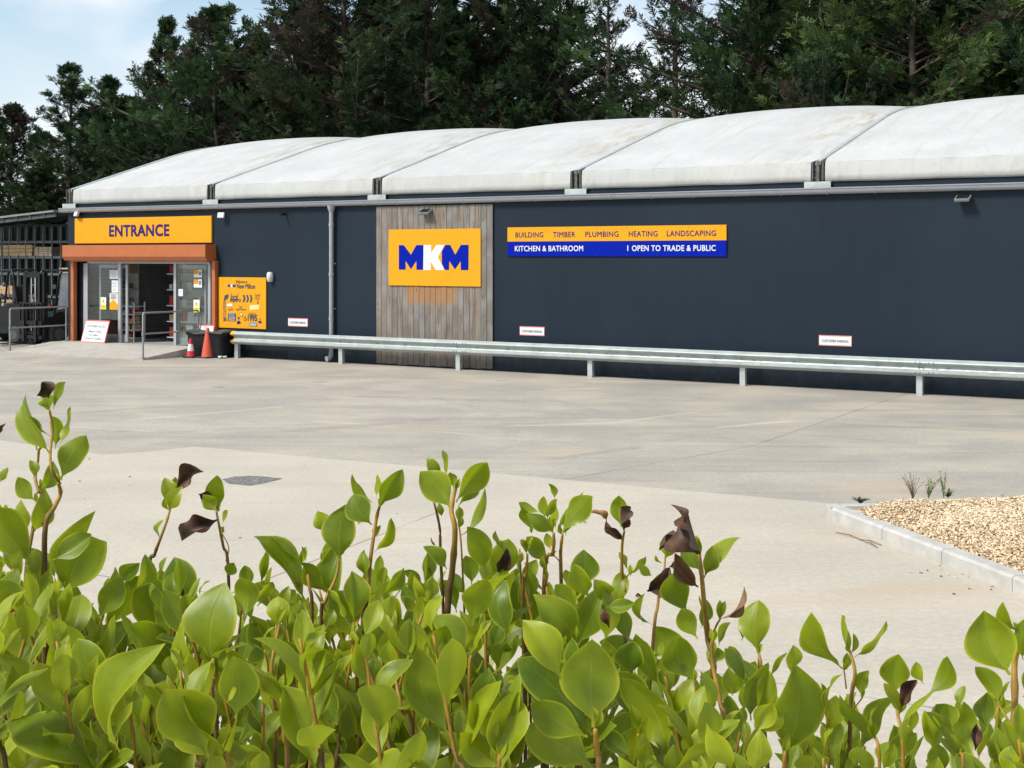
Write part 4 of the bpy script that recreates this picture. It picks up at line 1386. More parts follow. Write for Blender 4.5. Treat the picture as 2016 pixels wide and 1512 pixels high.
def pack(px0, px1, py1, lvl, label, mat, rows, skew=.0, dy=-.35, group=None):
    u0, u1 = ru(px0), ru(px1)
    z0 = levels[lvl] - .018
    z1 = Zr(py1, (px0 + px1) / 2)
    t2 = wall_thing('timber_pack', label, 'timber pack', (u0 + u1) / 2, YR + .35, z0, group)
    w_ = u1 - u0; h_ = max(.08, z1 - z0)
    m2 = MB()
    rh = h_ / rows
    random.seed(int(px0))
    for k in range(rows):
        jx = random.uniform(-.03, .03)
        m2.span(-w_ / 2 + jx, w_ / 2 + jx + skew * k, dy, .45, k * rh + .004, (k + 1) * rh - .004, 0, .004)
    m2.build('boards', mat, t2)
    m2 = MB()
    for s in (-.3, .3): m2.span(s * w_ - .012, s * w_ + .012, dy - .005, .455, -.001, h_ + .004)
    m2.build('strap', M['dark'], t2)
pack(5, 62, 482, 1, 'thick pack of golden boards on the second shelf of the dark rack', M['timber_pack'], 3, .01)
pack(69, 101, 486, 1, 'short pale stack of battens beside the golden boards on the rack', M['timber_pale'], 4, .0)
pack(-30, 2, 483, 1, 'pale pack of boards cut by the left picture edge on the rack', M['timber_pale'], 3)
pack(116, 139, 527, 2, 'thin pale stack of boards on the rack next to the orange shutter guide', M['timber_pale'], 3)
pack(-10, 24, 562, 3, 'dark brown stack of boards low on the rack at the picture edge', M['cardboard'], 2)
pack(4, 40, 590, 4, 'golden boards on the lowest rack shelf behind the handrail', M['timber_pack'], 4)
pack(50, 88, 588, 4, 'pale boards on the lowest rack shelf behind the forklift mast', M['timber_pale'], 3)

# ---------------------------------------------------------------- forklifts
def make_forklift(label, u, y, rz, body_mat, sheet=True):
    """local: forks point to -y, mast at y = 0, counterweight toward +y"""
    t = wall_thing('forklift', label, 'forklift', u, y, 0)
    t.rotation_euler = (0, 0, ROT + rz)
    def B(name, mat, fn, parent=t, smooth=False):
        m2 = MB(); fn(m2); return m2.build(name, mat, parent, smooth=smooth, auto=35 if smooth else None)
    def mast(m):
        for s in (-1, 1):
            m.span(s * .43 - .05, s * .43 + .05, -.02, .10, .10, 2.02, 0, .006)
            m.span(s * .31 - .04, s * .31 + .04, -.07, .02, .12, 1.97, 0, .006)
        m.span(-.48, .48, .0, .08, 1.94, 2.02); m.span(-.36, .36, -.06, .0, 1.02, 1.10); m.span(-.36, .36, -.06, .0, .30, .38)
        m.span(-.36, .36, -.06, .0, 1.88, 1.96)
        for s in (-1, 1): m.tube([(s * .17, .02, .2), (s * .17, .02, 1.8)], .035, 10)
        m.tube([(0, .03, .15), (0, .03, 1.35)], .05, 12)
    ms = B('mast', M['black_paint'], mast)
    def chain(m):
        for s in (-1, 1): m.span(s * .09 - .015, s * .09 + .015, -.03, -.015, .4, 1.9)
    B('lift_chain', M['galv'], chain, ms)
    def carriage(m):
        m.span(-.52, .52, -.13, -.08, .18, .28); m.span(-.52, .52, -.13, -.08, .58, .68)
        for k in range(7): m.span(-.48 + k * .16 - .012, -.48 + k * .16 + .012, -.125, -.085, .68, 1.18)
        m.span(-.52, .52, -.13, -.08, 1.15, 1.19)
    B('carriage', M['black_paint'], carriage, ms)
    for s in (-1, 1):
        def fork(m, s=s):
            m.span(s * .27 - .06, s * .27 + .06, -.18, -.135, .06, .70, 0, .006)
            m.add([(s * .27 - .06, -.18, .105), (s * .27 + .06, -.18, .105), (s * .27 + .06, -.18, .06), (s * .27 - .06, -.18, .06),
                   (s * .27 - .05, -1.2, .075), (s * .27 + .05, -1.2, .075), (s * .27 + .05, -1.2, .06), (s * .27 - .05, -1.2, .06)],
                  [(0, 1, 5, 4), (1, 2, 6, 5), (2, 3, 7, 6), (3, 0, 4, 7), (4, 5, 6, 7), (0, 3, 2, 1)])
        B('fork', M['black_paint'], fork)
    def body(m):
        prof = [(.22, .28), (.22, .78), (.42, .92), (.62, .92), (.66, .60), (1.05, .60), (1.10, 1.02), (2.05, 1.08), (2.22, .95), (2.28, .70), (2.25, .34), (2.05, .26)]
        m.extrude(prof, lambda p, q: (-.50, p, q), lambda p, q: (.50, p, q))
    B('chassis', M['black_paint'], body)
    def cw(m):
        prof = [(1.55, .27), (1.55, 1.11), (2.10, 1.11), (2.30, .97), (2.38, .72), (2.34, .36), (2.15, .25)]
        m.extrude(prof, lambda p, q: (-.515 + .06 * max(0, p - 2.0), p, q), lambda p, q: (.515 - .06 * max(0, p - 2.0), p, q))
    B('counterweight', body_mat, cw)
    def guard(m):
        for s in (-1, 1):
            m.tube([(s * .47, .32, .85), (s * .46, .50, 1.95), (s * .44, .60, 2.06)], .032, 8)
            m.tube([(s * .47, 1.95, 1.05), (s * .46, 1.75, 1.95), (s * .44, 1.66, 2.06)], .036, 8)
            m.tube([(s * .44, .56, 2.06), (s * .44, 1.70, 2.06)], .032, 8)
        for k in range(7): m.span(-.44, .44, .62 + .165 * k - .02, .62 + .165 * k + .02, 2.05, 2.085)
    g = B('overhead_guard', M['black_paint'], guard)
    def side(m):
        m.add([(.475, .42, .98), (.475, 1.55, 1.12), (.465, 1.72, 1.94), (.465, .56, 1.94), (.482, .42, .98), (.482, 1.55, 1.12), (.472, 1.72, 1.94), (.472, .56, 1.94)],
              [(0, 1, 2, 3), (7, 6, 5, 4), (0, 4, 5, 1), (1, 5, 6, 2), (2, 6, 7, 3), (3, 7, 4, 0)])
    if sheet: B('side_window', M['sky_sheen'], side, g)
    def seat(m):
        m.span(-.24, .24, 1.10, 1.50, 1.0, 1.12, 0, .04); m.box((0, 1.50, 1.35), (.44, .12, .55), 0, Matrix.Rotation(R(-10), 3, 'X'), .04)
    B('seat', M['rubber'], seat)
    def wheel_st(m):
        m.tube([(0, .48, .9), (0, .72, 1.22)], .025, 8)
        pts = [Vector((.17 * math.cos(a), .72 - .10 * math.sin(a), 1.24 + .12 * math.sin(a))) for a in [k * math.pi / 8 for k in range(17)]]
        m.tube(pts, .014, 6)
    B('steering_wheel', M['dark'], wheel_st)
    for s in (-1, 1):
        for yy_, rr_, ww_ in ((.42, .30, .22), (1.88, .24, .17)):
            def tyre_(m):
                m.lathe([(rr_ * .55, -ww_ / 2), (rr_ * .9, -ww_ / 2), (rr_, -ww_ * .36), (rr_, ww_ * .36), (rr_ * .9, ww_ / 2), (rr_ * .55, ww_ / 2)], (s * .47, yy_, rr_), 24, 0, rot=Matrix.Rotation(R(90), 3, 'Y'))
            w_ = B('wheel', M['rubber'], tyre_, t, True)
            def rim_(m):
                m.lathe([(rr_ * .54, -ww_ / 2 - .004), (rr_ * .50, -ww_ * .3), (rr_ * .2, -ww_ * .35), (rr_ * .18, -ww_ * .52), (.0, -ww_ * .52)], (s * .47, yy_, rr_), 20, 0, rot=Matrix.Rotation(R(90), 3, 'Y'))
                m.lathe([(rr_ * .54, ww_ / 2 + .004), (rr_ * .50, ww_ * .3), (rr_ * .2, ww_ * .35), (rr_ * .18, ww_ * .52), (.0, ww_ * .52)], (s * .47, yy_, rr_), 20, 0, rot=Matrix.Rotation(R(90), 3, 'Y'))
            B('rim', M['rack_grey'], rim_, w_, True)
    for s in (-1, 1):
        B('headlight', M['lamp_grey'], lambda m, s=s: m.lathe([(0, -.04), (.06, -.04), (.065, 0), (.05, .03), (0, .03)], (s * .50, .28, 1.62), 12, 0, rot=Matrix.Rotation(R(90), 3, 'X')))
        B('tail_light', M['tail_lamp'], lambda m, s=s: m.span(s * .42 - .05, s * .42 + .05, 2.26, 2.31, .98, 1.06, 0, .01))
    return t
fu = wp(50, 682, 0)[0]
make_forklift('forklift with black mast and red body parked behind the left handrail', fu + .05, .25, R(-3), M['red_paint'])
fu2 = wp(21, 682, .45)[0]
make_forklift('black forklift cut by the left picture edge, only its rounded rear and tyre showing', fu2 - 1.88, .95, R(90 - 180 + 4), M['black_paint'], False)

# ---------------------------------------------------------------- conifers behind the building
def foliage_mat():
    b = NB('conifer_foliage')
    t = b.attr('tint')
    nd = b.n('ShaderNodeValToRGB'); b.set(nd.inputs[0], t)
    cr = nd.color_ramp
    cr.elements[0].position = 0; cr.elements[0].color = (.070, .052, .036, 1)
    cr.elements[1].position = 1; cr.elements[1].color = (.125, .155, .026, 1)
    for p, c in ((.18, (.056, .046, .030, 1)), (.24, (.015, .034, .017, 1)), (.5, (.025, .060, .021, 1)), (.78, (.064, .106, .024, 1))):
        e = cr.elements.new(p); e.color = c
    oi = b.n('ShaderNodeObjectInfo')
    nzc = b.noise(b.coord(), .7, 3)
    hs = b.n('ShaderNodeHueSaturation'); hs.inputs['Saturation'].default_value = .90
    b.set(hs.inputs['Value'], b.math('MULTIPLY', b.range(nzc, .3, .7, .66, 1.22), b.range(oi.outputs['Random'], 0, 1, .8, 1.15, False)))
    b.set(hs.inputs['Hue'], b.range(oi.outputs['Random'], 0, 1, .485, .51, False))
    b.set(hs.inputs['Color'], nd.outputs[0])
    df = b.pbr(hs.outputs[0], .75, 0, None, .15)
    tl = b.n('ShaderNodeBsdfTranslucent'); b.set(tl.inputs[0], hs.outputs[0])
    mx = b.n('ShaderNodeMixShader'); mx.inputs[0].default_value = .27
    b.nt.links.new(df, mx.inputs[1]); b.nt.links.new(tl.outputs[0], mx.inputs[2])
    return b.done(mx.outputs[0])
M['needles'] = foliage_mat()
M['bark'] = simple('conifer_bark', (.075, .058, .045), .9, 0, .35, 5, .01)
M['dead_twig'] = simple('dead_twig', (.135, .105, .080), .9, 0, .3, 3)

def norm(a): return a / np.maximum(1e-9, np.linalg.norm(a, axis=-1, keepdims=True))

def conifer_meshes(seed, H, Rb, n_limb, n_spray, dead=0.1, hue=.5, bare=0.0, z0=.6, el=(22, 48), spr=.31, power=.75, n_twig=140, twin=False):
    g = np.random.default_rng(seed)
    # trunk
    tb = MB()
    lean = g.uniform(-.25, .25, 2)
    def tp(z): return Vector((lean[0] * (z / H) ** 1.5 + .06 * math.sin(z * .9 + seed), lean[1] * (z / H) + .05 * math.cos(z * .7 + seed), z))
    zs = [0, .4, 1.2, 3, 5, 7, 9, H * .8, H * .92, H * .985]
    zs = sorted(z for z in zs if z <= H)
    tb.tube([tp(z) for z in zs], [max(.012, .20 * (1 - z / H) ** .85 * H / 13) * (1.35 if z < .3 else 1) for z in zs], 9)
    if twin:
        tb.tube([tp(z) + Vector((.45 * min(1, z / 4), .1, 0)) for z in zs if z < H * .95], [max(.012, .15 * (1 - z / H) ** .85 * H / 13) for z in zs if z < H * .95], 8)
    # limbs
    lb = MB()
    SP, SD, SS, ST = [], [], [], []
    TW = []
    lumps = [(g.uniform(0, 6.28), g.uniform(.1, .95) * H, g.uniform(.5, 1.25)) for _ in range(9)]
    for k in range(n_limb):
        zf = z0 / H + (1 - z0 / H) * ((k + g.uniform(0, 1)) / n_limb) ** .9
        zf = min(zf, .985)
        z = zf * H
        az = k * 2.39996 + g.uniform(-.5, .5)
        lm = 1.0
        for (a_, zz, m_) in lumps:
            da = math.cos(az - a_); dz = (z - zz) / 1.6
            if da > .3: lm += (m_ - .8) * math.exp(-dz * dz) * da
        base = (1 - zf) ** (power + .15 * zf)
        low = min(1, .55 + 1.6 * zf)
        Ln = max(.25, Rb * (base * low + .03) * lm * g.uniform(.50, 1.32))
        e0 = R(g.uniform(*el)) * (.55 + .75 * zf) + R(16) * max(0, zf - .6) / .4; e1 = e0 + R(g.uniform(8, 34))
        p = np.array(tp(z)); pts = [p]
        nseg = 6
        for s in range(nseg):
            f = s / (nseg - 1); e = e0 + (e1 - e0) * f - R(12) * math.sin(f * 3.1)
            a2 = az + .25 * math.sin(f * 3 + k)
            p = p + np.array([math.cos(a2) * math.cos(e), math.sin(a2) * math.cos(e), math.sin(e)]) * Ln / nseg
            pts.append(p)
        pts = np.array(pts)
        r0_ = .012 + .011 * Ln
        lb.tube([Vector(q) for q in pts], [r0_ * (1 - .85 * i / nseg) for i in range(nseg + 1)], 5, cap=False)
        is_bare = g.random() < bare
        is_dead = g.random() < dead
        m = max(3, int(n_spray * (.35 + Ln / Rb)))
        if is_bare: m = m // 6
        f = g.uniform(.22 if not is_bare else .5, 1.04, m) ** .8
        idx = np.clip(f * nseg, 0, nseg - .001); i0 = idx.astype(int); fr_ = (idx - i0)[:, None]
        q = pts[i0] * (1 - fr_) + pts[np.minimum(i0 + 1, nseg)] * fr_
        dirs = norm(pts[np.minimum(i0 + 1, nseg)] - pts[i0])
        rnd = g.normal(0, 1, (m, 3)) * np.array([.75, .75, .5])
        dd = norm(dirs + rnd * .8 + np.array([0, 0, .12]))
        offs = g.normal(0, .07 + .055 * Ln, (m, 3)) * np.array([1, 1, .55]) * (1.1 - f[:, None] * .6)
        SP.append(q + offs); SD.append(dd)
        sz = spr * g.uniform(.55, 1.25, m) * (.75 + .35 * f)
        SS.append(sz)
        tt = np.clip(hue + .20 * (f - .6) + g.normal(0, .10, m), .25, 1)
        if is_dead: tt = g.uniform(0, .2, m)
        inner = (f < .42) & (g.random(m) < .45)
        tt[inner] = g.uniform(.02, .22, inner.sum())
        ST.append(tt)
        nt_ = max(1, int(n_twig * (3.0 if (is_bare or is_dead) else 1.0) / n_limb * 2))
        for _ in range(nt_ if z < H * .80 else 0):
            f_ = g.uniform(.15, .95); ii = int(f_ * nseg); q_ = pts[ii]
            d_ = norm(norm(pts[min(ii + 1, nseg)] - pts[ii - 1 if ii else 0]) + g.normal(0, .65, 3))
            TW.append((q_, d_, g.uniform(.3, .95) * min(1, Ln / 1.6)))
    # leader sprays
    m = 26
    zz = H * g.uniform(.86, 1.02, m)
    SP.append(np.stack([lean[0] + g.normal(0, .10, m), lean[1] + g.normal(0, .10, m), zz], 1))
    SD.append(norm(np.stack([g.normal(0, .5, m), g.normal(0, .5, m), np.full(m, .9)], 1)))
    SS.append(spr * g.uniform(.5, .9, m)); ST.append(np.clip(hue + g.normal(0.05, .08, m), .25, 1))
    P, D, S, Tn = np.concatenate(SP), np.concatenate(SD), np.concatenate(SS), np.concatenate(ST)
    n = len(P)
    # each spray: a flat drooping fan of slim leaflets
    up = norm(g.normal(0, 1, (n, 3)) + np.array([0, 0, .8]))
    side = norm(np.cross(D, up)); nrm = np.cross(side, D)
    leaves_V, leaves_T = [], []
    fan = [(.0, .40, .95), (.12, -.75, .55), (.16, .80, .55), (.34, -.62, .55), (.40, .66, .52), (.60, -.5, .45), (.66, .5, .42), (.55, .0, .55)]
    for (a, ang, ln) in fan:
        an = ang * (1 if a > 0 else 0) + g.normal(0, .16, n)
        dv = D * np.cos(an)[:, None] + side * np.sin(an)[:, None] + nrm * g.normal(0, .13, n)[:, None] - np.array([0, 0, .10])
        dv = norm(dv)
        b0 = P + D * (a * S)[:, None]
        L_ = (ln * S * g.uniform(.8, 1.2, n))[:, None]
        wv = norm(np.cross(dv, nrm + g.normal(0, .25, (n, 3)))) * (S * g.uniform(.045, .075, n))[:, None]
        v0 = b0 - wv * .5; v1 = b0 + wv * .5; v2 = b0 + dv * L_ * .6 + wv; v3 = b0 + dv * L_; v4 = b0 + dv * L_ * .55 - wv
        leaves_V.append(np.stack([v0, v1, v2, v3], 1)); leaves_T.append(np.clip(Tn + g.normal(0, .04, n), 0, 1))
        leaves_V.append(np.stack([v0, v2 * .0 + v3, v4, v4 * .5 + v0 * .5], 1)); leaves_T.append(np.clip(Tn + g.normal(0, .04, n), 0, 1))
    V = np.concatenate(leaves_V).reshape(-1, 3)
    F = np.arange(len(V)).reshape(-1, 4)
    Tt = np.concatenate(leaves_T)
    twb = np.array([q for q, _, _ in TW]); twd = np.array([d for _, d, _ in TW]); twl = np.array([l for _, _, l in TW])
    nt_ = len(TW)
    s1 = norm(np.cross(twd, g.normal(0, 1, (nt_, 3)))) * .010
    mid = twb + twd * (twl * .5)[:, None] + g.normal(0, .05, (nt_, 3))
    tip = twb + twd * twl[:, None] + np.array([0, 0, .10]) * twl[:, None]
    TV = np.stack([twb - s1, twb + s1, mid + s1 * .7, mid - s1 * .7, mid - s1 * .7, mid + s1 * .7, tip + s1 * .3, tip - s1 * .3], 1).reshape(-1, 3)
    TF = np.arange(len(TV)).reshape(-1, 4)
    return tb, lb, (V, F, Tt), (TV, TF)

_variants = {}
def variant(key, **kw):
    tb, lb, fo, tw = conifer_meshes(**kw)
    tr = tb.build('trunk', M['bark'], smooth=True)
    li = lb.build('limbs', M['bark'], smooth=True)
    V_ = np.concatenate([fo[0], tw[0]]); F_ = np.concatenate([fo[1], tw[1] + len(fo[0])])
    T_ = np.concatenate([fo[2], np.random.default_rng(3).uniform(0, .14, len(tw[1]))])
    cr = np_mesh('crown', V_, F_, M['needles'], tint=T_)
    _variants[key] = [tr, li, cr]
    for o_ in _variants[key]: COL.objects.unlink(o_)
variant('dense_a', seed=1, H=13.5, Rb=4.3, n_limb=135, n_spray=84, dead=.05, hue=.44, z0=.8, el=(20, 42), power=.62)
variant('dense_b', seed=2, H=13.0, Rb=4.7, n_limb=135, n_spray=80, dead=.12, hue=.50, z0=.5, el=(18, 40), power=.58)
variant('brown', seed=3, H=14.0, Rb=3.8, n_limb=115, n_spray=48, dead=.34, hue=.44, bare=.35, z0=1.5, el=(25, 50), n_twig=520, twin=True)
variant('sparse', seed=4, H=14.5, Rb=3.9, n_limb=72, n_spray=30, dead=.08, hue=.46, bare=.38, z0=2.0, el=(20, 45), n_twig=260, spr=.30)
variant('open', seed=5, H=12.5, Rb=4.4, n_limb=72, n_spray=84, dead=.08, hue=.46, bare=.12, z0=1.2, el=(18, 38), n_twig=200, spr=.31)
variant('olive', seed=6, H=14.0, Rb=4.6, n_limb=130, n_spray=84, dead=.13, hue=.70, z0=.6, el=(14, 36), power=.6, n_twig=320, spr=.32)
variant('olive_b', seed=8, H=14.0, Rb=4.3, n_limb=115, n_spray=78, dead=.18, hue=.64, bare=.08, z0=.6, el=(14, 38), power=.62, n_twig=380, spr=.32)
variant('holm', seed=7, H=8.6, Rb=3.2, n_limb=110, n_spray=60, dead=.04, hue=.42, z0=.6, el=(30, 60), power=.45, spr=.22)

YT = 21.0
def plant_tree(px, key, top, label, dy=0.0, s=1.0, rz=0.0, name='conifer'):
    u, _ = wp(px, 300, YT + dy)
    base = L(u, YT + dy, 0)
    d = base.y
    H0 = {'dense_a': 13.5, 'dense_b': 13.0, 'brown': 14.0, 'sparse': 14.5, 'open': 12.5, 'olive': 14.0, 'olive_b': 14.0, 'holm': 8.6}[key]
    Ht = CAM_H + (HOR - top) / F_PX * d
    k = Ht / (H0 * 1.02)
    t = thing(name, label, 'tree', base, rz, 'conifers behind the warehouse')
    wid = k * s * 1.28
    t.scale = (wid, wid, k)
    for o_ in _variants[key]:
        c = o_.copy(); COL.objects.link(c); c.parent = t
    return t
trees = [
 (-75, 'dense_a', 165, 'dark bushy conifer cut by the left picture edge', 0, 1.1, .3),
 (18, 'dense_b', 205, 'low dark bushy conifer at the far left, lower than its right neighbour', 1, 1.05, 1.9),
 (70, 'dense_a', 330, 'short dense dark conifer filling the gap above the timber rack roof', -3, 1.5, 4.0),
 (136, 'open', 125, 'open pointed conifer with sky between its tiers, second from the left edge', 0, 1.05, .8),
 (222, 'dense_a', 150, 'dark narrow conifer right of the open pointed one, above the left roof corner', 1, .9, 2.2),
 (285, 'brown', 118, 'browning half-bare conifer between two green ones above the first roof bay', 2.0, .9, 3.0),
 (318, 'open', 38, 'slender conifer with a thin pointed leader above the first roof bay', 0, .8, 5.0),
 (428, 'dense_b', 14, 'broad dense dark green conifer with a pointed top at the edge of open sky', 0, 1.0, .4),
 (500, 'dense_a', 60, 'dark green conifer tucked against the broad pointed one', 2, .9, 5.4),
 (582, 'brown', -70, 'tall brown half-dead conifer with twin bare trunks above the second roof bay', 0, 1.0, 1.2),
 (668, 'dense_b', -130, 'deep green conifer right of the twin-trunked brown tree', 0, 1.0, 3.3),
 (770, 'brown', -120, 'tall twiggy brown conifer above the timber door', 1, 1.05, 4.4),
 (850, 'dense_a', -90, 'deep green conifer right of the twiggy brown one', -1, 1.0, 2.6),
 (945, 'open', -60, 'loose dark conifer with patches of sky showing near its top', 0, 1.15, 1.0),
 (1035, 'dense_b', -70, 'dark conifer with upswept tips left of the thin see-through tree', 1, .95, 5.0),
 (1120, 'open', -120, 'thinning dark conifer over the joint of the third and fourth roof bays', 1, 1.0, 2.0),
 (1203, 'sparse', -110, 'thin see-through conifer with a straight bare trunk against grey sky', 0, .82, 3.9),
 (1325, 'sparse', -120, 'gaunt conifer with two dark stems and long bare limbs against the sky', 0, .95, .9),
 (1485, 'dense_b', -190, 'broad green conifer with low spreading boughs right of the sky gap', 0, .9, 1.4),
 (1565, 'olive_b', -230, 'olive green conifer with brown inner twigs above the fourth roof bay', 1, .95, 3.6),
 (1640, 'holm', 92, 'low grey-green rounded evergreen just above the white roof', -4, 1.0, .5),
 (1700, 'olive_b', -260, 'tall olive conifer behind the rounded grey-green evergreen', 1, 1.0, 5.7),
 (1800, 'olive', -230, 'bright yellowish green conifer above the second joint from the right', -2, .95, 2.4),
 (1905, 'olive', -270, 'bright olive conifer near the right end of the roof line', 0, .95, .2),
 (2010, 'olive_b', -280, 'olive conifer cut by the right picture edge', -1, 1.0, 4.1),
 (2130, 'dense_b', -260, 'dark conifer beyond the right picture edge', 0, 1.0, 1.1),
 (178, 'dense_b', 215, 'dark conifer set back between the open pointed tree and the narrow one', 7, 1.0, .9),
 (262, 'dense_b', 190, 'dark conifer set back behind the browning half-bare tree', 7, 1.0, 2.9),
 (372, 'dense_a', 105, 'dark conifer set back left of the broad tree at the edge of open sky', 7, 1.1, 4.9),
 (470, 'dense_a', 90, 'dark conifer set back right of the broad tree at the edge of open sky', 6, 1.0, 1.7),
 (625, 'dense_b', 10, 'dark conifer set back right of the twin bare trunks', 7, 1.05, 3.7),
 (720, 'dense_a', 0, 'dark conifer set back left of the twiggy brown tree', 7, 1.1, 5.2),
 (812, 'dense_b', 5, 'dark conifer set back just right of the twiggy brown tree', 7, 1.0, .1),
 (900, 'dense_a', 20, 'dark conifer set back over the second roof joint right of the timber door', 7, 1.0, 2.2),
 (990, 'dense_b', 75, 'shorter dark conifer set back below the sky patches over the third roof bay', 7, 1.0, 4.2),
 (1065, 'dense_a', 60, 'dark conifer set back left of the thin see-through tree', 7, 1.0, 5.9),
 (1520, 'dense_a', -60, 'dark conifer set back between the broad green tree and the olive ones', 6, 1.1, 1.1),
 (1755, 'dense_b', -60, 'dark conifer set back behind the bright yellowish green tree', 6, 1.1, 3.1),
 (1955, 'dense_a', -60, 'dark conifer set back near the right picture edge', 6, 1.1, 5.1),
]
for px, key, top, lab, dy, s, rz in trees:
    plant_tree(px, key, top, lab, dy, s, rz, 'evergreen_tree' if key == 'holm' else 'conifer')
# ---------------------------------------------------------------- weeds and litter on the bed
M['weed_green'] = simple('weed_green', (.13, .18, .035), .6, 0, .3, 30)
M['weed_dry'] = simple('weed_dry', (.17, .125, .08), .8, 0, .3, 30)
M['weed_dark'] = simple('weed_dark', (.045, .07, .04), .7, 0, .3, 30)
M['dry_bark'] = simple('dry_bark', (.17, .115, .08), .85, 0, .4, 20)
def bed_pt(px, py):
    z = .2
    for _ in range(12):
        p = ground(px, py, z); z = mound_h(p)[0]
    return Vector((p.x, p.y, z))
def weed(px, py, hpx, n, label, stem_m, leaf_m, spread, leafy, lw=.018, seed=1):
    p = bed_pt(px, py)
    H = hpx / F_PX * p.y
    g = random.Random(seed)
    t = thing('weed', label, 'weed', p)
    ms, ml = MB(), MB()
    for k in range(n):
        a = g.uniform(0, 6.28); sp = g.uniform(.15, 1) * spread
        h = H * g.uniform(.6, 1.0)
        pts = [Vector((0, 0, -.01)), Vector((math.cos(a) * sp * .35, math.sin(a) * sp * .35, h * .5)), Vector((math.cos(a) * sp, math.sin(a) * sp, h))]
        ms.tube(pts, [.0035, .0025, .0012], 5)
        for j in range(leafy):
            f = g.uniform(.25, 1)
            q = pts[0].lerp(pts[1], f * 2) if f < .5 else pts[1].lerp(pts[2], f * 2 - 1)
            b_ = g.uniform(0, 6.28); d = Vector((math.cos(b_), math.sin(b_), g.uniform(.1, .9))).normalized() * lw * g.uniform(1.2, 2.6)
            s_ = d.cross(Vector((0, 0, 1))).normalized() * lw * .45
            ml.add([q, q + d * .5 + s_, q + d, q + d * .5 - s_], [(0, 1, 2, 3)])
            if g.random() < .4: ms.tube([q, q + d * 1.3], [.0014, .0008], 4)
    ms.build('stems', stem_m, t); ml.build('leaves', leaf_m, t)
weed(1797, 981, 52, 14, 'thin dried weed stalks standing at the back of the bark bed', M['weed_dry'], M['weed_dry'], .15, 9, .010, 3)
weed(1828, 980, 40, 9, 'yellowish green weed with flower heads beside the dried stalks', M['weed_green'], M['weed_green'], .11, 16, .014, 4)
weed(1858, 979, 58, 6, 'taller spindly green weed right of the yellowish one', M['weed_green'], M['weed_green'], .10, 16, .013, 5)
weed(1866, 980, 13, 7, 'low bright green leaf tuft at the foot of the tall weed', M['weed_green'], M['weed_green'], .05, 12, .022, 6)
weed(1694, 990, 10, 16, 'low dark green weed tuft at the corner of the bark bed', M['weed_dark'], M['weed_dark'], .10, 16, .011, 7)
weed(1972, 985, 16, 4, 'dark dried twig stub sticking from the bark at right', M['dry_bark'], M['dry_bark'], .05, 1, .01, 8)
mb = MB()
for px0, py0, px1, py1 in ((1645, 1048, 1700, 1064), (1690, 1062, 1736, 1073), (1700, 1066, 1728, 1078)):
    a_, b_ = ground(px0, py0, .012), ground(px1, py1, .012)
    m_ = (a_ + b_) / 2 + Vector((.0, .02, .012))
    mb.tube([a_, m_, b_], [.003, .006, .003], 6)
tag(mb.build('twig', M['dry_bark'], None), 'broken grey brown twig lying on the concrete by the kerb', 'twig')
mb = MB(); random.seed(21)
for k in range(22):
    if k < 7: px, py = random.gauss(1850, 75), random.gauss(1128, 24)
    elif k < 16: px, py = random.uniform(120, 420), random.uniform(900, 1000)
    else: px, py = random.uniform(400, 1500), random.uniform(880, 1100)
    if py < 520: continue
    p = ground(px, py, .006)
    s_ = random.uniform(.005, .016)
    q = Matrix.Rotation(random.uniform(0, 6), 3, 'Z')
    mb.box(p + Vector((0, 0, s_ * .2)), (s_ * 1.6, s_, s_ * .6), 0, q, s_ * .15)
tag(mb.build('debris', simple('bark_crumb', (.20, .14, .09), .85, 0, .5, 30), None), 'scattered crumbs of bark and grit on the concrete', 'debris', kind='stuff')

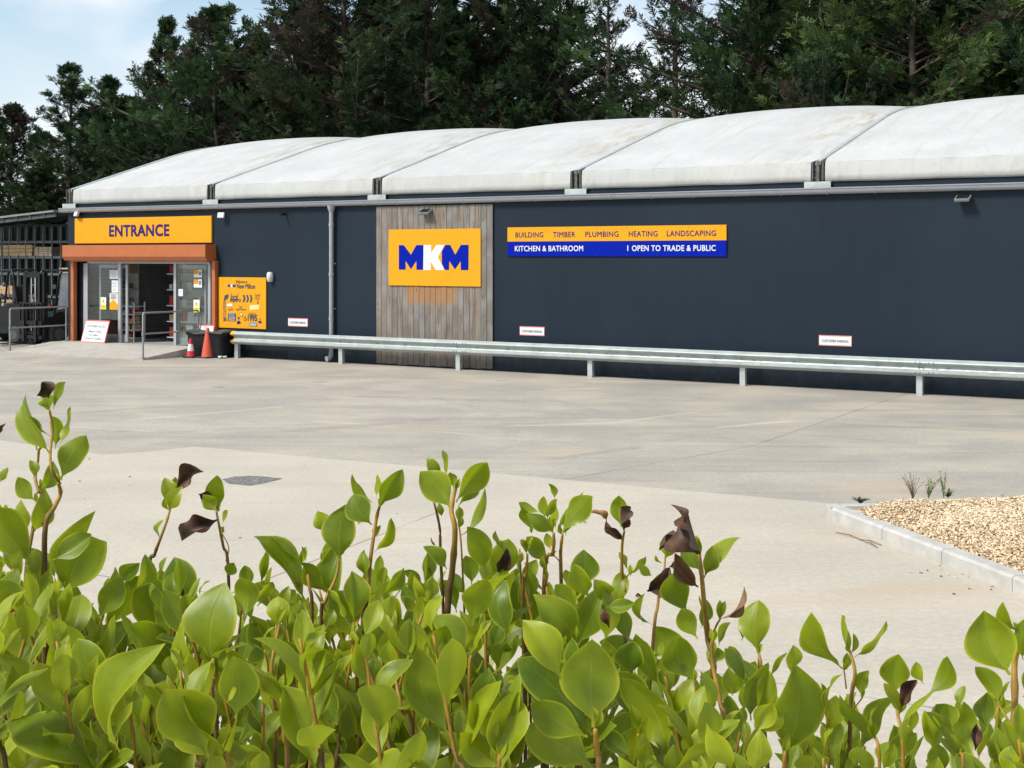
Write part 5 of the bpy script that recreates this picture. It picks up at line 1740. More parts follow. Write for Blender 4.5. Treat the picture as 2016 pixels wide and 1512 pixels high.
# ---------------------------------------------------------------- the hedge
def leaf_mat():
    b = NB('hedge_leaf')
    t = b.attr('tint')                       # 0 deep green .. 1 young lime
    uv = b.n('ShaderNodeUVMap').outputs[0]
    s = b.sep(uv)                            # x: -1..1 across, y: 0..1 along
    ax = b.math('ABSOLUTE', s[0])
    co = b.coord()
    nz = b.noise(co, 38, 5, .6)
    deep = b.mix(b.range(nz, .3, .7), (.066, .126, .007), (.112, .184, .010))
    lime = b.mix(b.range(nz, .3, .7), (.275, .338, .010), (.375, .425, .018))
    c = b.mix(t, deep, lime)
    rim = b.math('MAXIMUM', b.range(ax, .80, .985), b.range(s[1], .95, 1.0))
    c = b.mix(b.math('MULTIPLY', rim, .62), c, (.50, .50, .022))  # bright backlit leaf edge painted into the colour
    rib = b.range(ax, .060, .010)
    ribf = b.math('MULTIPLY', rib, b.range(s[1], 1.0, .1, .12, .75))
    c = b.mix(b.math('MULTIPLY', ribf, .55), c, (.36, .40, .085))
    pet = b.range(s[1], .10, .0)
    c = b.mix(pet, c, (.42, .33, .035))
    # veins
    vy = b.math('SUBTRACT', s[1], b.math('MULTIPLY', ax, .28))
    ve = b.math('ABSOLUTE', b.math('SUBTRACT', b.math('FRACT', b.math('MULTIPLY', vy, 7.0)), .5))
    c = b.mix(b.range(ve, .05, .0, 0, .22), c, (.30, .36, .07))
    spt = b.n('ShaderNodeTexVoronoi'); b.set(spt.inputs['Vector'], co); spt.inputs['Scale'].default_value = 26
    spots = b.math('MULTIPLY', b.range(spt.outputs[0], .16, .07), b.range(b.noise(co, 11, 3), .53, .60))
    c = b.mix(b.math('MULTIPLY', spots, .8), c, (.07, .05, .02))
    geo = b.n('ShaderNodeNewGeometry')
    cb = b.mix(.30, c, (.22, .28, .045))
    cf = b.mix(geo.outputs['Backfacing'], c, cb)
    hgt = b.math('ADD', b.math('MULTIPLY', b.range(ax, .07, .0), -1.0), b.math('MULTIPLY', nz, .25))
    nm = b.bump(hgt, .25, .0012)
    sh = b.pbr(cf, b.math('ADD', b.math('MULTIPLY', geo.outputs['Backfacing'], .15), b.range(nz, .3, .7, .36, .50)), 0, nm, .42)
    tl = b.n('ShaderNodeBsdfTranslucent')
    b.set(tl.inputs[0], b.mix(.45, cf, (.46, .54, .010)))
    mx = b.n('ShaderNodeMixShader'); mx.inputs[0].default_value = .44
    b.nt.links.new(sh, mx.inputs[1]); b.nt.links.new(tl.outputs[0], mx.inputs[2])
    return b.done(mx.outputs[0])
M['leaf'] = leaf_mat()
def dead_mat():
    b = NB('withered_leaf')
    co = b.coord()
    nz = b.noise(co, 45, 5, .65)
    c = b.mix(b.range(nz, .3, .7), (.032, .015, .010), (.125, .060, .030))
    c = b.mix(b.range(b.attr('tint'), .5, 1.0), c, (.32, .17, .07))
    return b.done(b.pbr(c, .55, 0, b.bump(nz, .6, .002), .3))
M['dead_leaf'] = dead_mat()
def stem_mat():
    b = NB('hedge_stem')
    co = b.coord()
    x = b.sep(co)
    nz = b.noise(co, 60, 5, .65)
    young = b.mix(b.range(nz, .3, .7), (.27, .150, .020), (.37, .225, .032))
    old = b.mix(b.range(nz, .3, .7), (.060, .036, .018), (.15, .085, .032))
    uv = b.n('ShaderNodeUVMap').outputs[0]
    c = b.mix(b.range(b.sep(uv)[1], .0, .75), old, young)
    return b.done(b.pbr(c, .55, 0, b.bump(nz, .5, .001), .3))
M['stem'] = stem_mat()

NL, NW = 13, 9
def leaf_geo(base, tip, width, seed, roll, fold=.35, curl=.25, wave=.05, shape=0.0, toward=Vector((0, -1, 0)), petiole=.10, notch=False, twist=1.0):
    """one leaf blade from base to tip; roll turns it about its axis away from 'toward'"""
    g = random.Random(seed)
    ax = tip - base; Ln = ax.length; a = ax / Ln
    n0 = toward - a * toward.dot(a)
    if n0.length < 1e-4: n0 = Vector((0, 0, 1)) - a * a.z
    n0.normalize()
    n = Matrix.Rotation(roll, 3, a) @ n0
    s = a.cross(n)
    ph = g.uniform(0, 6.28); ph2 = g.uniform(0, 6.28)
    side_curl = g.uniform(-.12, .12)
    tws = g.uniform(-.55, .55) * twist
    V, UV = [], []
    for i in range(NL):
        f = i / (NL - 1)
        if f < petiole:
            wv = .075 - .02 * f / petiole
        else:
            q = (f - petiole) / (1 - petiole)
            wv = (math.sin(math.pi * min(1, q ** (1.02 - shape * .22))) ** ((.98 if q < .5 else .70) + .12 * shape))
            wv = max(wv, .055 if q < .5 else .0)
            if q > .86: wv = wv * (1 - .35 * (q - .86) / .14)
        arch = curl * math.sin(math.pi * f * .9) - curl * .9 * f * f * f
        cen = base + a * (Ln * f) + n * (Ln * arch * .35) + s * (Ln * side_curl * math.sin(math.pi * f))
        sn, cn = math.sin(tws * f), math.cos(tws * f)
        s_, n_ = s * cn + n * sn, n * cn - s * sn
        for j in range(NW):
            e = -1 + 2 * j / (NW - 1)
            es = math.copysign(abs(e) ** .9, e)
            w = es * wv * width / 2
            up = fold * abs(w) - fold * .35 * w * w / max(width, 1e-5)
            up += wave * width * (abs(e) ** 2) * math.sin(f * 9 + ph + (ph2 if e > 0 else 0)) * (wv > .2)
            p = cen + s_ * w + n_ * up
            V.append(p); UV.append((e, f))
    F = []
    for i in range(NL - 1):
        for j in range(NW - 1):
            q = i * NW + j
            if notch and i >= NL - 4 and j >= NW // 2: continue
            F.append((q, q + 1, q + NW + 1, q + NW))
    return V, UV, F

class LeafSet:
    def __init__(self): self.V, self.UV, self.F, self.T = [], [], [], []
    def add(self, V, UV, F, tint):
        b0 = len(self.V)
        self.V += [tuple(p) for p in V]; self.UV += UV
        self.F += [tuple(i + b0 for i in f) for f in F]; self.T += [tint] * len(F)
    def build(self, name, mat, parent):
        if not self.F: return None
        return np_mesh(name, np.array(self.V), np.array(self.F), mat, tint=self.T, uv=np.array(self.UV), smooth=True, parent=parent)

CROP = {'a': (0, 720, .291), 'b': (480, 860, .291), 'c': (960, 900, .291), 'd': (1480, 1100, .2725), 'e': (0, 1100, .2725), 'f': (500, 1100, .2725), 'g': (980, 1180, .2679), 'h': (0, 880, .2117), 'p': (0, 0, 1.0)}
hedge = thing('hedge', 'broadleaf evergreen hedge with glossy leaves, backlit rims painted lime, along the near edge of the yard', 'hedge', (0, 1.9, 0))
HO = Vector((0, 1.9, 0))
LEAF_SEED = [100]
def stem_tube(mb_, pts, rs, t0=0.0, t1=1.0, n=7):
    # smooth the path and give it a length parameter in uv.y
    P = []
    m = len(pts)
    for i in range(m - 1):
        p0 = pts[max(0, i - 1)]; p1 = pts[i]; p2 = pts[i + 1]; p3 = pts[min(m - 1, i + 2)]
        for k in range(5):
            f = k / 5
            P.append(.5 * ((2 * p1) + (p2 - p0) * f + (2 * p0 - 5 * p1 + 4 * p2 - p3) * f * f + (3 * p1 - p0 - 3 * p2 + p3) * f ** 3))
    P.append(pts[-1])
    N_ = len(P)
    R_ = [rs[0] + (rs[1] - rs[0]) * i / (N_ - 1) for i in range(N_)]
    R_ = [r * (1.22 if (i % 9 == 4) else 1.0) for i, r in enumerate(R_)]
    b0 = len(mb_.f); v0 = len(mb_.v)
    mb_.tube(P, R_, n)
    for fi in range(b0, len(mb_.f)):
        mb_.uv[fi] = [(0, t0 + (t1 - t0) * min(1, ((vi - v0) // n) / (N_ - 1))) for vi in mb_.f[fi]]

def shoot(crop, D, stems, leaves, dead=(), tint=.45, down=True):
    """a shoot of the hedge: stems and leaf blades measured in the photo at distance D"""
    ox, oy, sc = CROP[crop]
    def P(x, y, d): return ray(ox + x * sc, oy + y * sc, d) - HO
    mb_ = MB()
    g = random.Random(LEAF_SEED[0] * 7 + 1)
    for st in stems:
        pts = [P(x, y, D) for x, y in st['p']]
        r = st.get('r', .003)
        for i, p in enumerate(pts): p.y += .012 * math.sin(i * 1.7 + D * 20)
        if st.get('down', down):
            b0 = pts[0]
            # carry the stem on down to the root
            foot = Vector((b0.x * 1.05 + g.uniform(-.06, .06), g.uniform(-.18, .22), -.0))
            pts = [foot, foot.lerp(b0, .5) + Vector((g.uniform(-.04, .04), g.uniform(-.04, .04), 0)), foot.lerp(b0, .85) + Vector((g.uniform(-.015, .015), g.uniform(-.02, .02), 0))] + pts
            stem_tube(mb_, pts, (r * 1.15, r * .5), -.8, st.get('t', 1.0))
        else:
            stem_tube(mb_, pts, (r * .68, r * .48), .45, 1.0)
    so = mb_.build('shoot', M['stem'], hedge, smooth=True)
    ls = LeafSet()
    for lf in leaves:
        bx_, by_, tx_, ty_, w_ = lf[:5]
        fl = lf[5] if len(lf) > 5 else ''
        LEAF_SEED[0] += 1
        g = random.Random(LEAF_SEED[0])
        Lp = math.hypot(tx_ - bx_, ty_ - by_) * sc / F_PX * D
        wm = w_ * sc / F_PX * D
        dz = g.uniform(-.38, .30) * Lp
        if 'B' in fl: dz = .15 * Lp
        d0 = D + g.uniform(-.02, .02) + (.10 if 'k' in fl else 0) - (.06 if 'n' in fl else 0)
        b_ = P(bx_, by_, d0)
        # keep the tip on its pixel while moving it in depth
        t_ = P(tx_, ty_, d0 + dz)
        ratio = wm / max(Lp, 1e-6)
        true_w = max(wm, min(.50 * Lp, wm * 2.4))
        roll = math.acos(max(-1, min(1, wm / true_w))) * g.choice((-1, 1)) + g.uniform(-.12, .12)
        true_w *= 1.06
        fold = g.uniform(.15, .65) * g.choice((1, 1, 1, -.5))
        V, UV, F = leaf_geo(b_, t_, true_w, LEAF_SEED[0], roll, fold, g.uniform(-.55, .65), g.uniform(.02, .10), g.uniform(-.6, .8), notch='N' in fl)
        tn = tint + g.uniform(-.22, .22)
        if 'y' in fl: tn = g.uniform(.75, 1.0)
        if 'k' in fl: tn = g.uniform(.0, .16)
        ls.add(V, UV, F, max(0, min(1, tn)))
    for st in stems:
        x, y = st['p'][-1]
        tp_ = P(x, y, D)
        for q in range(2):
            LEAF_SEED[0] += 1
            g = random.Random(LEAF_SEED[0])
            Lb = g.uniform(.010, .022) * (1 if st.get('r', .003) > .002 else .6)
            dv = Vector((g.uniform(-.5, .5), g.uniform(-.4, .4), 1)).normalized()
            V, UV, F = leaf_geo(tp_ - dv * .004, tp_ + dv * Lb, Lb * .45, LEAF_SEED[0], g.uniform(-1, 1), .6, .2, .02, 0)
            ls.add(V, UV, F, g.uniform(.7, 1))
    ls.build('foliage', M['leaf'], so)
    for lf in dead:
        bx_, by_, tx_, ty_, w_ = lf[:5]
        LEAF_SEED[0] += 1
        g = random.Random(LEAF_SEED[0])
        d0 = D - .02
        b_, t_ = P(bx_, by_, d0), P(tx_, ty_, d0 + g.uniform(-.01, .01))
        wm = w_ * sc / F_PX * D
        V, UV, F = leaf_geo(b_, t_, wm * 1.35, LEAF_SEED[0], g.uniform(-.5, .5), 1.5, g.uniform(-.8, .8), .26, g.uniform(-.6, .6), petiole=.04, twist=3.0)
        d_ = LeafSet(); d_.add(V, UV, F, lf[5] if len(lf) > 5 else g.uniform(.2, .6))
        d_.build('withered_leaf', M['dead_leaf'], so)
    return so

def S(p, r=.003, **k): return dict(p=p, r=r, **k)
# left tall shoots
shoot('a', 1.72, [S([(300, 1560), (330, 1080), (365, 960), (388, 880), (402, 790)], .0042), S([(402, 800), (372, 690), (338, 590), (335, 430), (342, 300)], .0030, down=False)],
 [(332, 300, 300, 185, 115), (362, 290, 450, 108, 88), (338, 590, 132, 262, 175, 'n'), (345, 480, 148, 198, 95, 'k'), (395, 545, 487, 278, 88), (412, 775, 592, 468, 185, 'n'), (372, 565, 352, 340, 55, 'k'),
  (250, 570, 112, 310, 150, 'k'), (430, 1560, 640, 985, 345, 'N'), (355, 1315, 618, 1135, 135, 'n'), (420, 1500, 395, 1375, 50, 'y'), (300, 1500, 230, 1250, 120)], [(335, 215, 283, 108, 95, .1)], .42)
shoot('a', 1.80, [S([(190, 1560), (215, 1150), (250, 920), (285, 850)], .0034), S([(285, 850), (240, 760), (235, 660), (268, 560)], .0030, down=False, t=.3), S([(320, 1090), (260, 970), (240, 910)], .0015, down=False)],
 [(238, 915, 122, 752, 110), (228, 765, 205, 635, 50), (278, 850, 362, 650, 95, 'k'), (232, 1120, 318, 848, 105), (190, 1130, 140, 905, 120), (215, 1340, -60, 960, 190, 'n'), (60, 980, 30, 940, 40), (130, 1480, 20, 1240, 70),
  (215, 1290, 120, 1220, 60), (300, 1400, 210, 1230, 110, 'k'), (-20, 1120, -60, 900, 120), (0, 790, 52, 688, 62)], [(-10, 470, 42, 388, 26, .5)], .40)
shoot('e', 1.62, [S([(30, 900), (100, 540), (110, 330), (105, 60)], .0036)],
 [(90, 80, 140, -50, 80), (110, 350, -40, 140, 190), (80, 560, 20, 350, 120), (60, 330, 0, 210, 80, 'k'), (180, 620, 130, 420, 110, 'k'), (0, 560, -60, 360, 120)], (), .35)
shoot('e', 1.55, [S([(290, 1010), (240, 760), (215, 560), (125, 370)], .0036)],
 [(242, 565, 232, 255, 165, 'n'), (120, 370, -20, 150, 190), (310, 990, 420, 615, 150, 'k'), (200, 870, 45, 762, 95), (160, 900, 170, 640, 110, 'k'), (60, 860, -30, 720, 120)], (), .38)
# withered tips left of centre
shoot('a', 1.92, [S([(990, 1480), (1035, 1290), (1090, 1180), (1130, 1060), (1142, 965)], .0030)],
 [(1140, 975, 1128, 750, 82), (1145, 980, 1228, 825, 105, 'n'), (1150, 965, 1190, 752, 55, 'k'), (1082, 1175, 1092, 1038, 36)], [(1190, 835, 1385, 712, 95, .2)], .5)
shoot('a', 1.92, [S([(1540, 1470), (1502, 1230), (1490, 1060), (1470, 980)], .0028), S([(1520, 1330), (1540, 1240), (1510, 1120)], .0012, down=False)],
 [(1480, 985, 1468, 742, 125), (1470, 990, 1372, 868, 95, 'n'), (1505, 1075, 1542, 975, 30), (1535, 1425, 1585, 1330, 85)], [(1490, 975, 1342, 868, 55, .15), (1472, 1042, 1228, 1188, 115, .45)], .5)
shoot('e', 1.75, [S([(700, 720), (712, 560), (735, 420)], .0030)],
 [(722, 425, 880, 128, 175, 'n'), (705, 415, 850, 65, 130), (732, 545, 1012, 130, 140, 'k'), (655, 610, 620, 345, 110, 'k'), (690, 470, 640, 300, 60), (750, 640, 830, 500, 90, 'k')], (), .42)
shoot('e', 1.72, [S([(1260, 640), (1245, 500), (1220, 370)], .0032)],
 [(1232, 355, 1242, 98, 132, 'n'), (1222, 365, 1075, 185, 95), (1160, 620, 1040, 90, 290, 'k'), (1400, 330, 1255, -10, 250, 'k'), (1180, 330, 1085, 150, 90, 'k'), (880, 180, 1010, 30, 130, 'k'), (960, 230, 1060, -20, 90)], [(1282, 440, 1290, 100, 100, .5)], .45)
shoot('e', 1.50, [S([(1560, 1050), (1540, 900), (1525, 740)], .0034)],
 [(1520, 745, 1625, 170, 420), (1490, 940, 1275, 478, 185, 'yn'), (1310, 870, 925, 468, 200, 'k'), (1765, 445, 1740, 130, 172), (1520, 900, 1480, 720, 110, 'y'), (1180, 640, 1130, 350, 130, 'k')], (), .58)
shoot('e', 1.36, [S([(800, 1620), (762, 1210), (712, 1060), (700, 985)], .0046)],
 [(690, 1015, 560, 578, 285), (712, 1010, 700, 690, 75, 'y'), (690, 1000, 555, 852, 28, 'y'), (772, 1165, 802, 965, 112, 'y'), (868, 1390, 1085, 605, 215, 'n'), (742, 1335, 330, 980, 190), (700, 1540, 45, 1118, 270, 'n'),
  (560, 1200, 235, 1008, 210, 'k'), (60, 1420, 200, 885, 265, 'k'), (-40, 1070, 175, 985, 75, 'y'), (860, 1100, 740, 720, 190, 'k'), (900, 1500, 960, 1180, 150, 'k')], (), .45)
shoot('e', 1.30, [S([(1640, 1640), (1620, 1480)], .005)],
 [(1500, 1440, 1200, 928, 410), (1720, 1470, 1290, 890, 330, 'y'), (1700, 1155, 1692, 695, 285), (1640, 1040, 1715, 928, 42, 'y'), (1640, 1560, 1512, 1420, 150, 'y'), (1890, 1580, 1902, 1390, 130, 'y'), (1830, 1130, 1780, 730, 150, 'k')], (), .55)
# centre left
shoot('b', 1.70, [S([(800, 1380), (835, 1100), (862, 800), (890, 570), (920, 465)], .0034)],
 [(870, 445, 733, 248, 92), (900, 425, 905, 252, 36, 'y'), (918, 470, 1078, 222, 130), (866, 595, 728, 395, 172, 'n'), (884, 775, 1008, 558, 80), (880, 690, 927, 598, 50, 'k'), (812, 940, 812, 765, 92)], (), .38)
shoot('b', 1.74, [S([(528, 1300), (560, 1100), (622, 950), (642, 800)], .0032)],
 [(650, 840, 690, 452, 215, 'n'), (575, 650, 498, 500, 112, 'y'), (522, 880, 562, 715, 92, 'k'), (512, 880, 602, 735, 62), (620, 1110, 645, 775, 215, 'k'), (770, 600, 795, 540, 30, 'y')], (), .40)
shoot('b', 1.76, [S([(465, 1300), (450, 1000), (410, 900), (386, 855)], .0030)],
 [(412, 1115, 72, 665, 130), (402, 868, 172, 672, 72), (413, 852, 403, 738, 20), (552, 1045, 408, 848, 132), (122, 1000, 130, 775, 48), (50, 1010, 5, 868, 100), (60, 1140, 190, 970, 70, 'y'), (250, 1150, 350, 1035, 90, 'y')], (), .32)
shoot('b', 1.62, [S([(1370, 1260), (1408, 920), (1432, 620), (1405, 490), (1432, 350)], .0046), S([(1332, 900), (1326, 640), (1290, 430)], .0024, t=.4), S([(1482, 1000), (1455, 600)], .0018)],
 [(1398, 485, 1195, 232, 195, 'n'), (1432, 440, 1636, 158, 150), (1448, 475, 1580, 225, 110, 'k'), (1366, 272, 1357, 88, 36, 'y'), (1345, 265, 1236, 142, 80), (1420, 345, 1395, 238, 72), (1450, 590, 1456, 472, 52),
  (1468, 670, 1660, 357, 58), (1372, 895, 1218, 738, 90), (1632, 915, 1510, 608, 165), (1300, 740, 1265, 680, 22), (1340, 540, 1320, 450, 50, 'k'), (1540, 1000, 1500, 800, 120, 'k')], (), .38)
shoot('b', 1.58, [S([(760, 1500), (752, 1240)], .0030)],
 [(745, 1265, 740, 905, 145, 'n'), (692, 1240, 588, 1038, 62, 'y'), (905, 1560, 1000, 1038, 275, 'k'), (928, 1070, 1093, 893, 72), (1205, 1010, 1072, 908, 62, 'k'), (1212, 1160, 1078, 1008, 112, 'k'), (1245, 1100, 1140, 948, 62, 'y'), (1222, 1000, 1240, 780, 68),
  (1225, 1010, 1268, 878, 65), (1148, 1360, 1282, 1108, 115), (1240, 1120, 1282, 948, 82, 'y'), (1440, 1190, 1330, 958, 130, 'k'), (1505, 1070, 1418, 920, 92, 'k'), (1180, 1180, 1090, 1090, 80), (840, 1080, 890, 1060, 30)], (), .42)
shoot('b', 1.60, [S([(215, 1500), (230, 1270)], .0026)],
 [(232, 1285, 228, 1082, 158, 'yn'), (380, 1440, 545, 1278, 145), (60, 1260, 40, 960, 120, 'k'), (150, 1500, 195, 1345, 130), (280, 1420, 330, 1240, 130, 'k'), (400, 1330, 300, 1190, 110, 'k'), (540, 1300, 610, 1170, 90)], (), .42)
# centre right
shoot('c', 1.66, [S([(380, 980), (395, 860), (395, 750)], .0028), S([(382, 900), (440, 640), (445, 500)], .0034), S([(500, 860), (495, 620), (505, 510)], .0030), S([(490, 720), (450, 660)], .0012, down=False)],
 [(450, 285, 413, 176, 52), (392, 415, 382, 262, 72), (402, 425, 462, 275, 62), (300, 490, 232, 345, 72), (352, 375, 208, 312, 60), (432, 505, 272, 382, 95, 'n'), (470, 505, 632, 218, 100, 'k'), (502, 515, 712, 262, 112, 'n'), (530, 530, 635, 365, 85),
  (465, 490, 460, 330, 42, 'y'), (415, 715, 258, 535, 115), (422, 625, 398, 512, 62, 'y'), (228, 715, 48, 502, 80), (265, 630, 222, 553, 48), (300, 520, 286, 462, 26, 'y'), (432, 935, 235, 720, 62, 'k'), (640, 880, 650, 625, 200, 'k'), (380, 500, 300, 400, 80, 'k')], (), .42)
shoot('c', 1.66, [S([(240, 1000), (262, 800), (268, 640)], .0028), S([(225, 800), (222, 700)], .0018)],
 [(100, 830, 140, 555, 185, 'y'), (20, 1180, 170, 760, 110, 'y'), (60, 900, 95, 800, 60, 'y'), (0, 900, 60, 770, 80, 'y'), (230, 1180, 210, 800, 260, 'k')], [(88, 782, 125, 620, 72, .35)], .5)
shoot('c', 1.86, [S([(928, 1260), (915, 920), (910, 620), (920, 485)], .0032), S([(922, 900), (945, 830), (962, 790)], .0016, down=False)],
 [(902, 470, 888, 258, 120), (950, 765, 893, 638, 32), (966, 795, 1074, 668, 55), (865, 1010, 905, 768, 110)], [(908, 560, 800, 430, 50, .25), (805, 435, 697, 375, 40, 1.0), (920, 495, 898, 332, 80, .0)], .5)
shoot('c', 1.80, [S([(1108, 1290), (1150, 1010), (1165, 935)], .0030), S([(1165, 935), (1195, 760), (1210, 660)], .0022, down=False)],
 [(1152, 955, 1225, 765, 145), (1205, 685, 1262, 505, 90), (1180, 722, 1130, 665, 26), (1112, 805, 1024, 722, 62), (1112, 1135, 1042, 930, 52)], [(1078, 905, 1235, 752, 110, .1), (1160, 628, 1250, 490, 105, .05), (1230, 740, 1362, 690, 70, .1), (1045, 945, 1010, 925, 26, .1)], .5)
shoot('c', 1.58, [S([(1525, 1560), (1500, 1260), (1462, 1000), (1440, 790), (1435, 655)], .0042), S([(1512, 1280), (1548, 1180), (1570, 1085)], .0022, down=False)],
 [(1440, 770, 1318, 595, 130, 'k'), (1458, 830, 1712, 540, 112), (1470, 800, 1522, 605, 105), (1362, 1070, 1262, 755, 205, 'k'), (1525, 1085, 1418, 938, 42), (1422, 1230, 1312, 1018, 130, 'n'), (1565, 1280, 1642, 1118, 62), (1545, 1405, 1555, 1285, 105, 'n'), (1440, 1160, 1480, 960, 90, 'k')],
 [(1432, 655, 1345, 380, 180, .25), (1335, 470, 1243, 318, 46, .0), (1425, 880, 1250, 640, 88, .7), (1568, 1092, 1738, 888, 46, .75)], .45)
shoot('c', 1.70, [S([(1850, 1520), (1840, 1400), (1832, 1320)], .0030)], [(1832, 1328, 1836, 965, 205, 'n'), (1770, 1500, 1612, 1288, 95), (1720, 1240, 1735, 1060, 90, 'k')], (), .40)
shoot('c', 1.50, [S([(600, 1600), (595, 1230)], .0030)],
 [(595, 1220, 322, 950, 235), (610, 1270, 775, 868, 200, 'k'), (682, 950, 588, 722, 155), (605, 1020, 455, 862, 115), (800, 1010, 995, 985, 72), (780, 1260, 800, 880, 150), (820, 960, 720, 830, 130), (960, 1260, 900, 1020, 120, 'k'), (520, 1200, 440, 1050, 110, 'k')], [(822, 1155, 778, 990, 42, .3)], .45)
shoot('g', 1.30, [S([(745, 1400), (735, 1180), (712, 930)], .0044)],
 [(706, 940, 690, 290, 435), (462, 585, 195, 150, 235, 'y'), (560, 600, 540, 280, 130, 'k'), (660, 1010, 240, 765, 225), (710, 1260, 195, 930, 350), (690, 1000, 160, 420, 200, 'k')], (), .55)
shoot('g', 1.46, [S([(1462, 1120), (1450, 800), (1442, 590)], .0034)],
 [(1442, 605, 1322, 255, 245, 'n'), (1258, 1190, 945, 560, 275), (985, 560, 1000, 305, 225, 'k'), (1185, 630, 1005, 262, 150, 'k'), (1425, 870, 1255, 655, 85, 'y'), (980, 1160, 752, 955, 125, 'k'), (1240, 700, 1330, 440, 170, 'k'), (1530, 1170, 1235, 925, 115, 'y'), (980, 1260, 1025, 920, 92, 'y'), (960, 860, 860, 560, 130, 'k')], (), .42)
shoot('g', 1.46, [S([(1665, 1060), (1630, 760), (1592, 500), (1580, 300)], .0036)],
 [(1722, 705, 1700, 505, 155, 'n'), (1860, 890, 1960, 440, 205, 'k'), (1802, 660, 1680, 355, 110, 'k'), (1560, 760, 1500, 560, 130, 'k'), (1800, 1000, 1690, 700, 170, 'k'), (1480, 850, 1600, 720, 120, 'k')], (), .38)
shoot('g', 1.26, [S([(1500, 1500), (1480, 1300)], .004), S([(1910, 1500), (1920, 1180)], .003)],
 [(1285, 1270, 1640, 1080, 220, 'y'), (1720, 1260, 1525, 930, 170, 'y'), (1912, 975, 2015, 755, 175, 'y'), (1882, 1270, 1935, 975, 175, 'y'), (20, 1270, 112, 660, 215), (1100, 1270, 885, 1165, 115, 'y'), (-20, 700, 20, 540, 120, 'k'), (60, 620, 130, 550, 60, 'y')], (), .6)
# right
shoot('d', 1.66, [S([(715, 1560), (712, 1010), (730, 800), (714, 670)], .0034), S([(752, 1110), (798, 990)], .0014, down=False), S([(700, 960), (662, 800)], .0014, down=False)],
 [(662, 795, 425, 395, 165, 'n'), (715, 695, 638, 405, 62, 'y'), (740, 712, 975, 448, 120, 'n'), (690, 800, 690, 678, 62, 'k'), (796, 1000, 842, 802, 115)], (), .40)
shoot('d', 1.52, [S([(1075, 1560), (1062, 1110)], .0034), S([(905, 1560), (885, 1280)], .0028)],
 [(1045, 970, 1062, 685, 205), (1242, 905, 1188, 742, 72, 'y'), (1262, 985, 1432, 702, 115), (1062, 1115, 960, 895, 72, 'y'), (1112, 1410, 1265, 935, 175, 'y'), (872, 1300, 622, 1005, 115), (892, 1310, 890, 1055, 72, 'y'), (790, 1400, 990, 960, 215, 'k'), (745, 1500, 760, 1365, 100)], [(1080, 1075, 1195, 870, 75, .25)], .42)
shoot('d', 1.44, [S([(215, 1600), (225, 1390)], .003), S([(195, 1000), (280, 800)], .0016, down=False), S([(60, 1480), (50, 1250)], .0026)],
 [(232, 1400, 310, 765, 405), (282, 800, 300, 628, 118, 'y'), (45, 1255, 185, 995, 180, 'y'), (520, 1115, 645, 820, 95), (500, 1060, 508, 900, 62), (545, 1370, 645, 1192, 115), (30, 1120, 130, 800, 150), (140, 860, 240, 665, 70, 'y'), (460, 1560, 355, 1415, 150, 'y'), (60, 1560, 20, 1300, 160, 'y')], (), .48)
shoot('d', 1.48, [S([(1830, 1580), (1895, 1080), (1930, 760), (1960, 600)], .0052), S([(1862, 1210), (1810, 1100), (1785, 1035)], .002, down=False)],
 [(1868, 840, 1670, 372, 335, 'n'), (1940, 530, 1808, 325, 85), (1785, 1045, 1625, 770, 115), (1812, 1025, 1852, 875, 55, 'y'), (1960, 730, 2020, 420, 110), (1700, 1230, 1692, 965, 185, 'k'), (1960, 1000, 1990, 800, 110), (1930, 1260, 2000, 1100, 150)], (), .40)
shoot('d', 1.46, [S([(1500, 1600), (1480, 1400)], .003)],
 [(1602, 1420, 1535, 1028, 185), (1485, 1230, 1325, 1050, 150, 'k'), (1305, 1370, 1258, 1100, 130, 'y'), (1570, 1500, 1255, 1105, 150), (1805, 1520, 1780, 1225, 175), (1640, 1450, 1702, 1218, 105, 'y'), (945, 1530, 1035, 1345, 112, 'y'), (870, 1530, 768, 1370, 112, 'y'), (1400, 1560, 1340, 1330, 160, 'k'), (1450, 1240, 1400, 1045, 130)], [(1612, 1390, 1622, 1190, 55, .2)], .45)
# lower middle
shoot('f', 1.45, [S([(1095, 1600), (1000, 1400), (860, 930), (760, 690), (705, 560)], .0036)],
 [(722, 635, 714, 518, 68, 'y'), (1112, 1170, 925, 968, 180, 'k'), (1042, 1280, 925, 1035, 65, 'y'), (860, 980, 780, 700, 150, 'k'), (930, 1200, 800, 950, 170, 'k'), (870, 900, 900, 700, 130, 'k')], (), .4)
shoot('f', 1.42, [S([(1150, 1300), (1080, 1080), (1020, 880), (990, 785)], .0028), S([(160, 1280), (140, 800), (182, 470)], .0028)],
 [(982, 795, 970, 595, 115, 'yn'), (1002, 810, 955, 510, 135), (1122, 1095, 1110, 998, 72, 'y'), (360, 780, 505, 485, 165), (625, 725, 315, 690, 120, 'n'), (285, 780, 220, 585, 145, 'k'), (660, 780, 590, 640, 60), (480, 820, 640, 700, 130, 'k')], (), .45)
shoot('f', 1.42, [S([(1285, 1420), (1250, 960), (1198, 765)], .0032), S([(1160, 1050), (1165, 780)], .0018)],
 [(1192, 735, 1000, 485, 92, 'y'), (1202, 725, 1190, 465, 68, 'y'), (1282, 800, 1392, 472, 175, 'n'), (1260, 1000, 1140, 830, 150, 'k'), (1150, 720, 1060, 560, 110, 'k')], (), .55)
